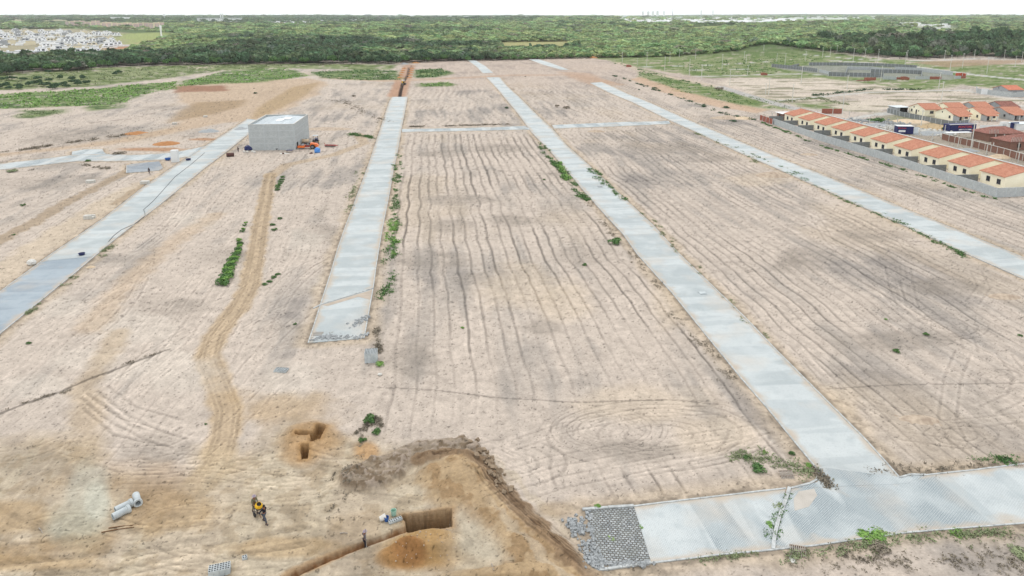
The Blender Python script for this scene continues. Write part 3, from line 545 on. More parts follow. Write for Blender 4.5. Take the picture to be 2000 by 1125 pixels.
def tilemat(name, c1, c2, c3):
    m = mat(name, c1, .85, c2, 1.2, .8); N = m.node_tree.nodes; L = m.node_tree.links; b = N['Principled BSDF']; src = b.inputs['Base Color'].links[0].from_socket
    tc = N.new('ShaderNodeTexCoord'); vo = N.new('ShaderNodeTexVoronoi'); vo.inputs['Scale'].default_value = 3.2; mp = N.new('ShaderNodeMapping'); mp.inputs['Scale'].default_value = (1, 1.6, 1); L.new(tc.outputs['Object'], mp.inputs[0]); L.new(mp.outputs[0], vo.inputs[0])
    mr = N.new('ShaderNodeMapRange'); sx = N.new('ShaderNodeSeparateColor'); L.new(vo.outputs['Color'], sx.inputs[0]); L.new(sx.outputs[0], mr.inputs[0]); mr.inputs[1].default_value = .55; mr.inputs[2].default_value = 1; mr.inputs[4].default_value = .55
    mxx = N.new('ShaderNodeMix'); mxx.data_type = 'RGBA'; L.new(mr.outputs[0], mxx.inputs[0]); L.new(src, mxx.inputs[6]); mxx.inputs[7].default_value = (*c3, 1); L.new(mxx.outputs[2], b.inputs['Base Color']); return m
M['tile'] = tilemat('clay tiles', lin('cf967c', .8), lin('bb7d64', .8), lin('a0634b', .8)); M['tileo'] = tilemat('old clay tiles', lin('9a685c', .8), lin('74493f', .8), lin('bd8a7b', .8)); M['tilep'] = tilemat('pale clay tiles', lin('d28a70', .85), lin('c0765e', .85), lin('b56a52', .85))

# ---------------- houses ----------------
def tiled_slab(mb, p0, p1, p2, p3, th=.12, cor=.09, n=0):   # p0,p1 along the eave, p3,p2 along the ridge; rows of barrel tiles
    p0, p1, p2, p3 = map(Vector, (p0, p1, p2, p3)); n = n or max(4, int((p1-p0).length/.42)); v = []; f = []
    for k in range(n*2+1):
        t = k/(n*2); z = cor*(1 if k % 2 else 0); a = p0.lerp(p1, t)+Vector((0, 0, z)); b = p3.lerp(p2, t)+Vector((0, 0, z)); v += [a, b, a-Vector((0, 0, th+z)), b-Vector((0, 0, th+z))]
    for k in range(n*2): i = k*4; f += [(i, i+4, i+5, i+1), (i+2, i+3, i+7, i+6), (i, i+2, i+6, i+4), (i+1, i+5, i+7, i+3)]
    e = n*8; f += [(0, 1, 3, 2), (e, e+2, e+3, e+1)]; mb.add(v, f)
def window(parent, c, nrm, w=1.2, h=1.1, door=False, deep=True, sill=True):
    """c = centre on the wall face, nrm = 'x-','x+','y-','y+'"""
    fr = MB(); pn = MB(); ax = nrm[0]; s = -1 if nrm[1] == '-' else 1; x, y, z = c
    def bb(m, a0, a1, z0, z1, d0, d1):
        if ax == 'x': m.box(min(x+s*d0, x+s*d1), max(x+s*d0, x+s*d1), y+a0, y+a1, z0, z1)
        else: m.box(x+a0, x+a1, min(y+s*d0, y+s*d1), max(y+s*d0, y+s*d1), z0, z1)
    z0, z1 = z-h/2, z+h/2; t = .07
    for q in ((-w/2, w/2, z0, z0+t), (-w/2, w/2, z1-t, z1), (-w/2, -w/2+t, z0+t, z1-t), (w/2-t, w/2, z0+t, z1-t)): bb(fr, *q, .003, .06)
    if not door: bb(fr, -t/2, t/2, z0+t, z1-t, .003, .055)
    o = fr.build('door' if door else 'window', M['frame'], parent)
    bb(pn, -w/2+t, w/2-t, z0+t, z1-t, .004, .03); pn.build('panel' if door else 'pane', M['gate'] if door else M['glass'], o)
    if sill and not door: sl = MB(); bb(sl, -w/2-.1, w/2+.1, z0-.08, z0-.002, .003, .12); sl.build('sill', M['sill'], o)
    return o
def gable_house(name, label, cat, dx, dy, eave, ridge, axis, wall, roof, wins, group=None, oh=.45, porch=None, back=None, noroof=False):
    h = empty(name); tag(h, label, cat, group)
    w = MB(); 
    if axis == 'y':
        pr = [(0, 0), (dx, 0), (dx, eave), (dx/2, ridge-.14), (0, eave)]; v = [(x, y, z) for y in (0, dy) for x, z in pr]
    else:
        pr = [(0, 0), (dy, 0), (dy, eave), (dy/2, ridge-.14), (0, eave)]; v = [(x, y, z) for x in (0, dx) for y, z in pr]
    f = [(0, 1, 2, 3, 4), (9, 8, 7, 6, 5)]+[(i, i+5, (i+1) % 5+5, (i+1) % 5) for i in range(5)]
    w.add(v, f); wo = w.build('wall', wall, h); bm = bmesh.new(); bm.from_mesh(wo.data); bmesh.ops.recalc_face_normals(bm, faces=bm.faces); bm.to_mesh(wo.data); bm.free()
    if not noroof:
        r = MB(); L_ = dx if axis == 'y' else dy; sl = (ridge-eave)/(L_/2); z0 = eave-sl*oh+.05; zr = ridge+.05; e = .25
        if axis == 'y':
            tiled_slab(r, (-oh, -e, z0), (-oh, dy+e, z0), (dx/2, dy+e, zr), (dx/2, -e, zr)); tiled_slab(r, (dx+oh, dy+e, z0), (dx+oh, -e, z0), (dx/2, -e, zr), (dx/2, dy+e, zr))
        else:
            tiled_slab(r, (dx+e, -oh, z0), (-e, -oh, z0), (-e, dy/2, zr), (dx+e, dy/2, zr)); tiled_slab(r, (-e, dy+oh, z0), (dx+e, dy+oh, z0), (dx+e, dy/2, zr), (-e, dy/2, zr))
        ro = r.build('roof', roof, h)
        cp = MB()
        if axis == 'y':
            for q in range(int(dy/.4)+1): cp.box(dx/2-.14, dx/2+.14, -e+q*.4, -e+q*.4+.37, zr+.01, zr+.11)
        else:
            for q in range(int(dx/.4)+1): cp.box(-e+q*.4, -e+q*.4+.37, dy/2-.14, dy/2+.14, zr+.01, zr+.11)
        cp.build('ridge_tiles', roof, ro)
    for a in wins: window(h, *a)
    return h
RZ = math.atan2(10.8, 111); rowd = Vector((*(at(1533, 220.6, 3.3)-at(1917, 331.5, 3.3)).xy, 0))/9; P10 = Vector((*at(1961, 345, 3.3).xy, 0))+Vector((.4, 0, 0))
ordn = ['nearest', 'second nearest', 'third nearest', 'fourth nearest', 'fifth nearest', 'sixth nearest', 'seventh nearest', 'third from far end', 'next to last', 'farthest']
h0 = gable_house('house', '', 'house', 13.2, 8.2, 3.25, 4.95, 'y', M['cream'], M['tile'], [((0, 1.9, 1.6), 'x-', 1.25, 1.3), ((0, 5.5, 1.6), 'x-', 1.25, 1.3), ((13.2, 2.5, 1.55), 'x+', 1.2, 1.1), ((13.2, 5.8, 1.1), 'x+', .9, 2.1, True)])
for i in range(10):
    h = h0 if i == 0 else copy_tree(h0); h.location = P10+rowd*i; h.rotation_euler.z = RZ
    tag(h, 'cream tiled house, %s in the row behind the long grey block wall' % ordn[i], 'house', 'row of cream houses behind the block wall')
# dividing walls between the yards
dv0 = Bx('yard_wall', M['blockd'], None, (-6.3, -0.004, 0, .16, 0, 1.9)); tag(dv0)
for i in range(10):
    d = dv0 if i == 0 else dv0.copy(); 
    if i: COL.objects.link(d)
    if i == 0: d.data = d.data; d.scale = (1, 1, 1)
    d.location = P10+rowd*(i+.0)+Vector((-math.sin(RZ), math.cos(RZ), 0))*8.9; d.rotation_euler.z = RZ
    tag(d, 'low grey block dividing wall in the gap beyond the %s cream house' % ordn[i], 'wall', 'dividing walls between the cream houses')
def wallrun(name, pts, h, m, label, cat, th=.18, piers=3.0, pier_m=None, group=None, z0=0, coping=None):
    e = empty(name); P = [Vector((*atn(*p), 0)) for p in pts]; o = P[0].copy(); e.location = o; tag(e, label, cat, group)
    w = MB(); q = MB()
    for k, (a, b) in enumerate(zip(P[:-1], P[1:])):
        a = a-o; b = b-o; a.z = b.z = z0+h/2-.1; d = (b-a); L_ = d.length; d.normalize(); w.bar(a+d*(th/2 if k else 0), b, th, h+.2)
        n = max(1, round(L_/piers))
        for i in range(n+1):
            c = a.lerp(b, i/n); q.bar(Vector((c.x, c.y, 0))+d*.001*i, Vector((c.x+.001, c.y, h+.03))+d*.001*i, th+.06, th+.06, up=Vector((0, 1, 0)))
    w.build('wall_panel', m, e)
    if piers < 50: q.build('pier', pier_m or M['conc'], e)
    if coping:
        c = MB()
        for (a, b) in zip(P[:-1], P[1:]): c.bar(a-o+Vector((0, 0, h+.06)), b-o+Vector((0, 0, h+.06)), th+.12, .1)
        c.build('coping', coping, e)
    return e
wallrun('boundary_wall', [(1510,242.5),(1594,272.5),(1660,292.5),(1720,310.5),(1800,337.5),(1866,359.5),(1920,376.5),(1945,385.5),(2000,383),(2120,378)], 2.3, M['block'], 'long grey concrete block wall running in front of the row of cream houses', 'wall')
wallrun('boundary_wall', [(1484,234),(1509,243)], 2.1, M['brick'], 'short red brick piece at the far end of the long grey block wall', 'wall', piers=3.0)
# street-side front wall of the row with dark gates
fw = empty('front_wall'); fw.location = P10+Vector((math.cos(RZ), math.sin(RZ), 0))*18.0-rowd*.6; fw.rotation_euler.z = RZ
tag(fw, 'pale street-side wall with dark gates behind the cream houses', 'wall'); wb = MB(); gt = None
for i in range(11):
    y = i*rowd.length; wb.box(0, .2, y+3.4, y+rowd.length, -.1, 2.3); wb.box(0, .2, y, y+3.4-.001, 2.0, 2.3)
    g = Bx('gate', M['gate'], fw, (.05, .12, y+.02, y+3.38, 0, 2.0)); 
wb.build('wall_panel', M['conc_w'], fw); Bx('coping', M['white_r'], fw, (-.08, .28, 0, 11*rowd.length, 2.302, 2.40))
# brick shed with white roof at the far end of the row
sh = empty('brick_shed'); sh.location = Vector((*atn(1533, 233), 0))+Vector((-.5, 4.2, 0)); sh.location = P10+rowd*9.0+Vector((-.6, 11.2, 0)); sh.rotation_euler.z = RZ
tag(sh, 'unfinished brick shed with flat white roof at the far end of the cream row', 'shed')
Bx('wall', M['brickd'], sh, (0, 7, 0, 5, 0, 2.5)); Bx('roof', M['white'], sh, (-.6, 7.6, -.6, 5.8, 2.504, 2.62)); window(sh, (0, 2.4, 1.5), 'x-', 1.4, .9); Bx('post', M['conc_w'], sh, (-3.0, -2.8, 3, 3.2, 0, 2.6)); Bx('post', M['conc_w'], sh, (-3.0, -2.8, -1, -.8, 0, 2.6))
# second cluster
def cl(px_, Y_, i): return Vector(((px_-1000)/F*1.0, 0, 0))
CL = [('cream gable house', 178.7, 306.5, 'cream', 'leftmost of the back row, beside the open shed', 0), ('cream gable house', 191.3, 309, 'cream', 'second from the left in the back row of the cluster', 0), ('grey rendered gable house', 204.5, 312, 'grey_r', 'in the back row of the cluster, third from the left', 0),
      ('cream gable house', 181.6, 291, 'cream', 'front row of the cluster, with tiled porch above the navy hut', 1), ('cream gable house', 194.3, 293, 'cream', 'front row of the cluster, middle one with tiled porch', 1), ('grey rendered gable house', 207.0, 295, 'grey_r', 'front row of the cluster, at the right edge', 1)]
for (nm, x, y, mt, lb, por) in CL:
    wins = [((0, 7.3, 3.0), 'x-', .5, .7, False, True, False), ((0, 8.6, 1.5), 'x-', .9, 1.1), ((0, 5.5, 1.1), 'x-', .8, 2.0, True), ((0, 4.0, 1.7), 'x-', .5, .6, False, True, False)]
    if por: wins = [((0, 6.6, 3.0), 'x-', .5, .7, False, True, False), ((0, 2.0, 1.5), 'x-', 1.0, 1.1), ((5.8, 0, 1.5), 'y-', 1.6, 1.2), ((3.4, 0, 1.1), 'y-', .9, 2.1, True)]
    else: wins += [((3.2, 0, 1.5), 'y-', 1.7, 1.2), ((7.2, 0, 1.6), 'y-', .6, .8)]
    h = gable_house('house', ('%s, %s' % (nm, lb)), 'house', 8.0, 10.6, 2.85, 4.7, 'x', M[mt], M['tile'], wins, 'clustered gable houses beyond the rubble lot')
    h.location = (x, y, 0); h.rotation_euler.z = VA
    if por:
        r = MB(); tiled_slab(r, (5.2, -3.6, 2.35), (-.25, -3.6, 2.35), (-.25, -.1, 3.05), (5.2, -.1, 3.05)); r.build('porch_roof', M['tile'], h)
        Bx('porch_wall', M['grey_r'], h, (-.004, .18, -3.2, -.004, 0, 2.25)); Bx('porch_column', M['white_r'], h, (4.7, 4.95, -3.2, -2.95, 0, 2.3)); Bx('porch_column', M['white_r'], h, (2.4, 2.65, -3.2, -2.95, 0, 2.3))
h = gable_house('house', 'unfinished grey house with bare dark brown roof tiles at the back right of the cluster', 'house', 8, 10.6, 2.85, 4.7, 'x', M['grey_r'], M['tileo'], [((0, 7.3, 3.0), 'x-', .5, .7, False, True, False)], 'clustered gable houses beyond the rubble lot'); h.location = (217.5, 314, 0); h.rotation_euler.z = VA
h = gable_house('house', 'pale grey house with salmon tiled roof behind the walled yard near the right edge', 'house', 9, 11, 3.2, 5.0, 'x', M['grey_r'], M['tilep'], [((0, 6.9, 3.6), 'x-', .5, .7, False, True, False), ((0, 5.0, 2.0), 'x-', .5, .6, False, True, False), ((4, 0, 1.6), 'y-', 2.4, 1.0)]); h.location = Vector((*atn(1968, 187), 0)); h.rotation_euler.z = VA
pw = wallrun('yard_wall', [(1906,176.5),(1908,182),(1975,190),(2040,188),(2100,186)], 2.6, M['block'], 'grey block yard wall around the pale grey house near the right edge', 'wall', piers=60)
tag(Bx('gate', M['white'], None, (0, 3.4, -.06, .06, 0, 3.0)), 'tall plain white gate panel in the yard wall near the right edge', 'gate').location = Vector((*atn(1915.5, 184), 0)); bpy.data.objects['gate.011'].rotation_euler.z = -.35
wallrun('yard_wall', [(1732,222),(1733,219.5)] if 0 else [(1733,220),(1757,226.5),(1796,234.5),(1838,243.5),(1866,247),(1890,243)], 2.0, M['blockd'], 'grey block yard wall in front of the cluster of gable houses', 'wall', pier_m=M['conc'])
os_ = empty('open_shed'); os_.location = Vector((*atn(1751, 220), 0)); os_.rotation_euler.z = VA; tag(os_, 'open shed with dark interior attached left of the cream gable house', 'shed')
Bx('wall', M['grey_r'], os_, (0, .2, 0, 6, 0, 2.3), (.2, 6, 5.8, 6, 0, 2.3), (0.2, 1.5, 0, .2, 0, 2.3)); Bx('roof', M['metal_r'], os_, (-.4, 6.3, -.5, 6.3, 2.304, 2.4)); Bx('interior', M['dark'], os_, (1.6, 5.9, 1.0, 5.7, 0, 2.2))
# white walls, gate pillars at the right edge
wh = empty('gate_house'); wh.location = Vector((*atn(1955, 255), 0)); wh.rotation_euler.z = VA; tag(wh, 'white entrance pillar with small grey door behind the old brick roofs', 'entrance')
Bx('pillar', M['white_r'], wh, (0, 2.6, 0, 1.2, 0, 3.2)); Bx('door', M['conc'], wh, (.3, 1.9, -.03, 0, .1, 2.4)); Bx('wall_panel', M['white_r'], wh, (-8.5, -.004, .4, .6, 0, 2.1)); Bx('gate', M['navy'], wh, (4.0, 7.5, .5, .6, 0, 3.0))
wb2 = empty('low_building'); wb2.location = Vector((*atn(1984, 255), 0)); wb2.rotation_euler.z = VA; tag(wb2, 'flat white low building at the right edge past the navy gate', 'building'); Bx('wall', M['white_r'], wb2, (0, 14, 0, 5, 0, 2.4)); Bx('roof', M['metal_r'], wb2, (-.3, 14.3, -.3, 5.3, 2.404, 2.52))
# navy hut with lettering
def text(s, size, m, parent, loc, rot, name='lettering', ext=.02):
    c = bpy.data.curves.new(name, 'FONT'); c.body = s; c.size = size; c.extrude = ext; c.align_x = 'CENTER'; c.align_y = 'CENTER'; c.space_character = 1.05
    t = bpy.data.objects.new(name, c); COL.objects.link(t); dg = bpy.context.evaluated_depsgraph_get(); me = bpy.data.meshes.new_from_object(t.evaluated_get(dg)); bpy.data.objects.remove(t)
    o = bpy.data.objects.new(name, me); me.materials.clear(); me.materials.append(m); COL.objects.link(o); o.parent = parent; o.location = loc; o.rotation_euler = rot; return o
nv = empty('site_store'); nv.location = Vector((*atn(1853.5, 259), 0)); nv.rotation_euler.z = VA+R(3); tag(nv, 'long navy site store with red lettering and white roof edge', 'store')
Bx('wall', M['navy'], nv, (0, 11.2, 0, 3.2, 0, 2.9)); Bx('roof', M['navy'], nv, (-.1, 11.3, .1, 3.3, 2.904, 2.95)); Bx('roof_edge', M['white'], nv, (-.2, 11.4, -.2, .08, 2.904, 3.1)); text('PONTUAL', 1.25, M['red_l'], nv, (6.6, -.03, 1.95), (math.pi/2, 0, 0)); Bx('sign_band', M['white'], nv, (4.0, 9.2, -.03, -.004, .75, 1.15)); text('CONSTRUTORA', .38, M['navy'], nv, (6.6, -.05, .95), (math.pi/2, 0, 0), 'small_lettering')
aw = empty('awning'); aw.location = Vector((*atn(1850, 271), 0)); aw.rotation_euler.z = VA; tag(aw, 'white sheet awning below the navy store behind the brick wall', 'awning'); Bx('sheet', M['white'], aw, (0, 9.5, 0, 2.2, 2.0, 2.1)); Bx('post', M['conc_w'], aw, (.1, .25, .1, .25, 0, 2.0)); Bx('post', M['conc_w'], aw, (9.2, 9.35, .1, .25, 0, 2.0))
ct = empty('container'); ct.location = Vector((*atn(1752, 262), 0)); ct.rotation_euler.z = VA-R(12); tag(ct, 'small navy site container with white roof and pale open door on the rubble lot', 'container')
Bx('body', M['navy'], ct, (0, 5.6, 0, 3, .15, 2.9)); Bx('roof', M['white'], ct, (-.1, 5.7, -.1, 3.1, 2.904, 3.0)); Bx('open_door', M['metal_r'], ct, (5.7, 7.2, -.1, -.02, .2, 2.7)); text('PONTUAL', .62, M['red_l'], ct, (1.6, -.03, 2.2), (math.pi/2, 0, 0)); Bx('sign_band', M['white'], ct, (.4, 2.8, -.03, -.004, .8, 1.5))
# old brick buildings with tired roofs
def oldb(loc, dx, dy, label, hz=2.6):
    e = empty('unfinished_house'); e.location = loc; e.rotation_euler.z = VA; tag(e, label, 'house')
    m = MB(); m.box(0, dx, 0, .2, 0, hz); m.box(0, .2, .2, dy-.2, 0, hz); m.box(dx-.2, dx, .2, dy-.2, 0, hz); m.box(0, dx, dy-.2, dy, 0, hz); m.build('wall', M['brickd'], e)
    r = MB(); c = (dx/2, dy/2, hz+2.0); v = [(-.5, -.5, hz), (dx+.5, -.5, hz), (dx+.5, dy+.5, hz), (-.5, dy+.5, hz), (dx*.3, dy/2, hz+1.9), (dx*.7, dy/2, hz+1.9)]
    r.add(v, [(0, 1, 5, 4), (1, 2, 5), (2, 3, 4, 5), (3, 0, 4), (3, 2, 1, 0)]); ro = r.build('roof', M['tileo'], e)
    b = MB(); rr = random.Random(int(dx*10))
    for i in range(7): x = -.3+i*.55; b.bar((x, -.45, hz+.12), (x+dx*.3*.5, dy*.25, hz+1.1), .12)
    b.build('rafters', M['wood'], ro)
    for x in (dx*.15, dx*.4, dx*.65): Bx('opening', M['dark'], e, (x, x+1.3, -.02, -.003, .1 if x > dx*.3 else .9, 2.1)); Bx('column', M['conc_w'], e, (x-.35, x-.1, -1.0, -.75, 0, 2.7))
    return e
oldb(Vector((*atn(1930, 277), 0)), 13, 8, 'unfinished red brick house with sagging brown hipped roof beside the navy store', 2.8); oldb(Vector((*atn(1972, 294), 0)), 16, 8, 'unfinished red brick house with brown hipped roof cut by the right edge', 2.8)
bw = wallrun('brick_wall', [(1839,272),(1853,276),(1900,287),(1960,303),(2010,318),(2080,338)], 2.1, M['brickd'], 'rough red brick wall with pale columns along the street behind the cream houses', 'wall', pier_m=M['conc_w'], coping=M['conc_w'])
tag(Bx('brick_wall', M['brick'], None, (0, 9, 0, .2, 0, 2.2)), 'free-standing low red brick wall beside the pole at the far end of the rubble lot', 'wall').location = Vector((*atn(1605, 222), 0))
# concrete posts of the street fence
for (x, y, t) in [(1731,254,231),(1795,266,251),(1820,276,250),(1845,258,246),(1871,286,263),(1926,302,276),(1938,297,276),(1988,318,291),(1658,231,211),(1698,241,222),(1626,224,205),(1752,243,231)]:
    b = Vector((*atn(x, y), 0)); hh = 3.0 if y-t > 16 else 2.6
    o = MB().box(-.1, .1, -.1, .1, 0, hh).box(-.13, .13, -.13, .13, hh, hh+.06).build('fence_post', M['conc_w']); o.location = b; o.rotation_euler.z = VA
    tag(o, 'pale concrete fence post on the street behind the cream houses', 'post', 'concrete fence posts')
# ---------------- warehouse ----------------
w = empty('warehouse'); w.location = Vector((*atn(488.5, 294), 0)); w.rotation_euler.z = VA-R(2); tag(w, 'grey concrete block warehouse with pale metal roof below its parapets', 'warehouse')
WX, WY, WH = 14.4, 23.0, 8.4
Bx('wall', M['block'], w, (0, WX, 0, .2, -.2, WH), (0, .2, .2, WY-.2, -.2, WH), (WX-.2, WX, .2, WY-.2, -.2, WH), (0, WX, WY-.2, WY, -.2, WH))
b = MB()
for z in (2.1, 4.2, 6.2): b.box(-.03, WX+.03, -.03, -.002, z, z+.22); b.box(WX+.002, WX+.03, 0, WY, z, z+.22)
for x in (0, 4.7, 9.4, WX-.25): b.box(x-.0, x+.25, -.045, -.031, 0, WH-.3)
for y in (4.6, 9.2, 13.8, 18.4, WY-.3): b.box(WX+.031, WX+.045, y, y+.25, 0, WH-.3)
b.build('concrete_band', mat('band', lin('c9cfd0', .82), .9, lin('b6bdbf', .8), 1.0, .6), w); b = MB()
for x0, x1, y0, y1 in ((-.05, WX+.05, -.06, .26), (-.06, .26, .262, WY-.262), (WX-.26, WX+.06, .262, WY-.262), (-.05, WX+.05, WY-.26, WY+.06)): b.box(x0, x1, y0, y1, WH+.003, WH+.09)
b.build('parapet_cap', M['conc_w'], w); b = MB(); k = 60
for i in range(k):
    x0 = .25+(WX-.5)*i/k; x1 = .25+(WX-.5)*(i+1)/k; zz = lambda x: 7.75+.55*(1-abs(x-WX/2)/(WX/2)); dz = .05*(i % 2)
    b.add([(x0, .25, zz(x0)+dz), (x1, .25, zz(x1)+dz), (x1, WY-.25, zz(x1)+dz), (x0, WY-.25, zz(x0)+dz)], [(0, 1, 2, 3)])
b.build('roof', M['metal_r'], w); Bx('doorway', M['dark'], w, (WX+.004, WX+.02, 2.5, 4.5, 0, 2.0))
dm = mat('pale roof sheet', lin('eef4f6', .95), .5); b = MB()
for (x0, y0) in ((8.0, 12), (6.5, 8.5)): b.add([(x0, y0, 8.36), (x0+2.4, y0, 8.25 if x0 > 7 else 8.36), (x0+2.4, y0+5, 8.25 if x0 > 7 else 8.36), (x0, y0+5, 8.36)], [(0, 1, 2, 3)])
b.build('skylight_sheet', dm, w)

# ---------------- people ----------------
def skin_obj(name, V, E, mt, parent, sub=1, root=0):
    me = bpy.data.meshes.new(name); me.from_pydata([v[:3] for v in V], E, []); o = bpy.data.objects.new(name, me); COL.objects.link(o)
    md = o.modifiers.new('s', 'SKIN'); md.use_smooth_shade = True
    for i, v in enumerate(V): me.skin_vertices[0].data[i].radius = (v[3], v[4] if len(v) > 4 else v[3]); me.skin_vertices[0].data[i].use_root = (i == root)
    s2 = o.modifiers.new('u', 'SUBSURF'); s2.levels = sub; s2.render_levels = sub
    dg = bpy.context.evaluated_depsgraph_get(); m2 = bpy.data.meshes.new_from_object(o.evaluated_get(dg)); o.modifiers.clear(); o.data = m2; m2.materials.clear(); m2.materials.append(mt); o.parent = parent; o.name = name
    return o
def person(label, loc, rz, legL=(0, 0), legR=(0, 0), armL=None, armR=None, lean=0, top='cloth_n', bottom='cloth_b', hat=None, hairy=True):
    """y+ is forward; leg = (forward swing of the foot, knee forward); arm = elbow and hand positions"""
    e = empty('person', loc, rz); tag(e, label, 'person')
    hip = 0.92; l = lean
    ch = (0, l*.5, 1.38); nk = (0, l*.62, 1.50); hd = (0, l*.72+.02, 1.64)
    armL = armL or ((-.26, l*.4-.03, 1.12), (-.28, l*.3+.05, .86)); armR = armR or ((.26, l*.4-.03, 1.12), (.28, l*.3+.05, .86))
    V = [(0, 0, hip, .13, .10), (0, l*.25, 1.15, .12, .09), (*ch, .15, .10), (*nk, .055, .055)]; E = [(0, 1), (1, 2), (2, 3)]
    def add(p, par): V.append(p); E.append((par, len(V)-1)); return len(V)-1
    h1 = add((*hd[:2], 1.60, .085, .095), 3); h2 = add((hd[0], hd[1], 1.70, .08, .09), h1); add((hd[0], hd[1]+.10, 1.615, .018), h1)      # the last: nose
    add((hd[0]-.095, hd[1], 1.62, .015), h1); add((hd[0]+.095, hd[1], 1.62, .015), h1)
    legs = []; arms = []
    for s, (fw_, kn) in ((-1, legL), (1, legR)):
        a = add((s*.10, 0, .86, .095), 0); k = add((s*.11, kn+fw_*.4, .48, .062), a); an = add((s*.11, fw_, .10, .042), k); add((s*.12, fw_+.14, .04, .038), an); legs.append((a, k, an))
    for s, (el, ha) in ((-1, armL), (1, armR)):
        a = add((s*.19, ch[1], 1.42, .058), 2); b_ = add((*el, .043), a); h_ = add((*ha, .032), b_); d = (Vector(ha)-Vector(el)).normalized(); pm = Vector(ha)+d*.05; p = add((*pm, .036, .02), h_)
        sd = Vector((1, 0, 0)) if abs(d.x) < .7 else Vector((0, 1, 0)); arms.append((a, b_, h_))
        for j in range(4): f1 = pm+d*(.045+.008*(1.5-abs(j-1.5)))+sd*(j-1.5)*.02; q = add((*f1, .009), p); add((*(f1+d*.035+Vector((0, .012, -.01))), .008), q)
        q = add((*(Vector(ha)+sd*-.045+d*.03), .010), h_); add((*(Vector(ha)+sd*-.055+d*.065), .009), q)
    skin_obj('body', V, E, M['skin'], e, 1)
    g = lambda i, k=1.0, r=.012: (*V[i][:3], V[i][3]*k+r)
    sv = [(V[0][0], V[0][1], .95, .145, .115), (*V[1][:3], .14, .11), (*V[2][:3], .165, .12), (V[3][0], V[3][1], 1.47, .07)]; se = [(0, 1), (1, 2), (2, 3)]
    for (a, b_, h_) in arms:
        n = len(sv); sv += [g(a, 1.1), g(b_, 1.15), (*(Vector(V[b_][:3])*.35+Vector(V[h_][:3])*.65), .045)]; se += [(2, n), (n, n+1), (n+1, n+2)]
    skin_obj('shirt', sv, se, M[top], e, 1)
    tv = [(V[0][0], V[0][1], .93, .15, .12)]; te = []
    for (a, k, an) in legs:
        n = len(tv); tv += [g(a, 1.1), g(k, 1.15), g(an, 1.25)]; te += [(0, n), (n, n+1), (n+1, n+2)]
    skin_obj('trousers', tv, te, M[bottom], e, 1)
    b = MB()
    for (a, k, an) in legs: x, y, z = V[an][:3]; b.box(x-.055, x+.055, y-.08, y+.2, max(0, z-.11), z-.02)
    b.build('boots', M['gate'], e)
    hx, hy = hd[0], hd[1]
    if hat: MB().lathe([(.19, 0), (.17, .012), (.108, .02), (.105, .08), (.07, .13), (.0, .15)], 14, Matrix.Translation((hx, hy, 1.69))).build('hat', M[hat], e, True)
    else: MB().lathe([(.10, -.08), (.108, 0), (.10, .07), (.06, .115), (0, .125)], 12, Matrix.Translation((hx, hy-.012, 1.68))).build('hair', M['hair'], e, True)
    f = MB()
    for s in (-1, 1): f.box(hx+s*.035-.014, hx+s*.035+.014, hy+.088, hy+.098, 1.635, 1.65)
    f.box(hx-.028, hx+.028, hy+.090, hy+.098, 1.562, 1.57); f.build('face_features', M['hair'], e)
    return e
rzp = R(205)
pA = G(498, 1000); pB = G(517, 1020); dirAB = math.atan2((pB-pA).y, (pB-pA).x)-math.pi/2
person('worker in olive clothes and pale cap pushing the yellow mixer from behind', pA, dirAB, (.25, .1), (-.2, .05), ((-.25, .1, 1.15), (-.2, .42, .98)), ((.25, .1, 1.15), (.2, .42, .98)), .15, 'cloth_g', 'cloth_g', 'cap')
person('worker in navy shirt and slate trousers striding ahead of the yellow mixer', pB, dirAB+.2, (-.32, -.02), (.38, .18), ((-.3, -.1, 1.14), (-.26, -.32, .95)), ((.38, -.06, 1.18), (.42, .1, .95)), .12, 'cloth_n', 'cloth_b')
person('worker in grey shirt and dark trousers standing by the orange trench, hand on hip', G(713, 1062.5), R(-60), (0.05, .02), (-.05, .02), ((-.42, -.05, 1.2), (-.2, .06, 1.0)), None, .04, 'cloth_p', 'cloth_n', 'cap')
person('dark dressed person standing beside the dark tarpaulin heap by the warehouse', G(465.5, 297), R(150), (.08, 0), (-.05, 0), None, None, .02, 'cloth_n', 'cloth_n')
person('dark dressed worker bending over at the small grey paved patch', G(292, 339), R(200), (.1, .1), (-.1, .05), ((-.24, .42, 1.0), (-.16, .55, .72)), ((.24, .42, 1.0), (.16, .55, .72)), .75, 'cloth_n', 'cloth_b')
person('tiny worker standing in the trench cut beyond the backhoe', G(803, 131), 0.4, (0, 0), (0, 0), None, None, 0, 'cloth_b', 'cloth_n')
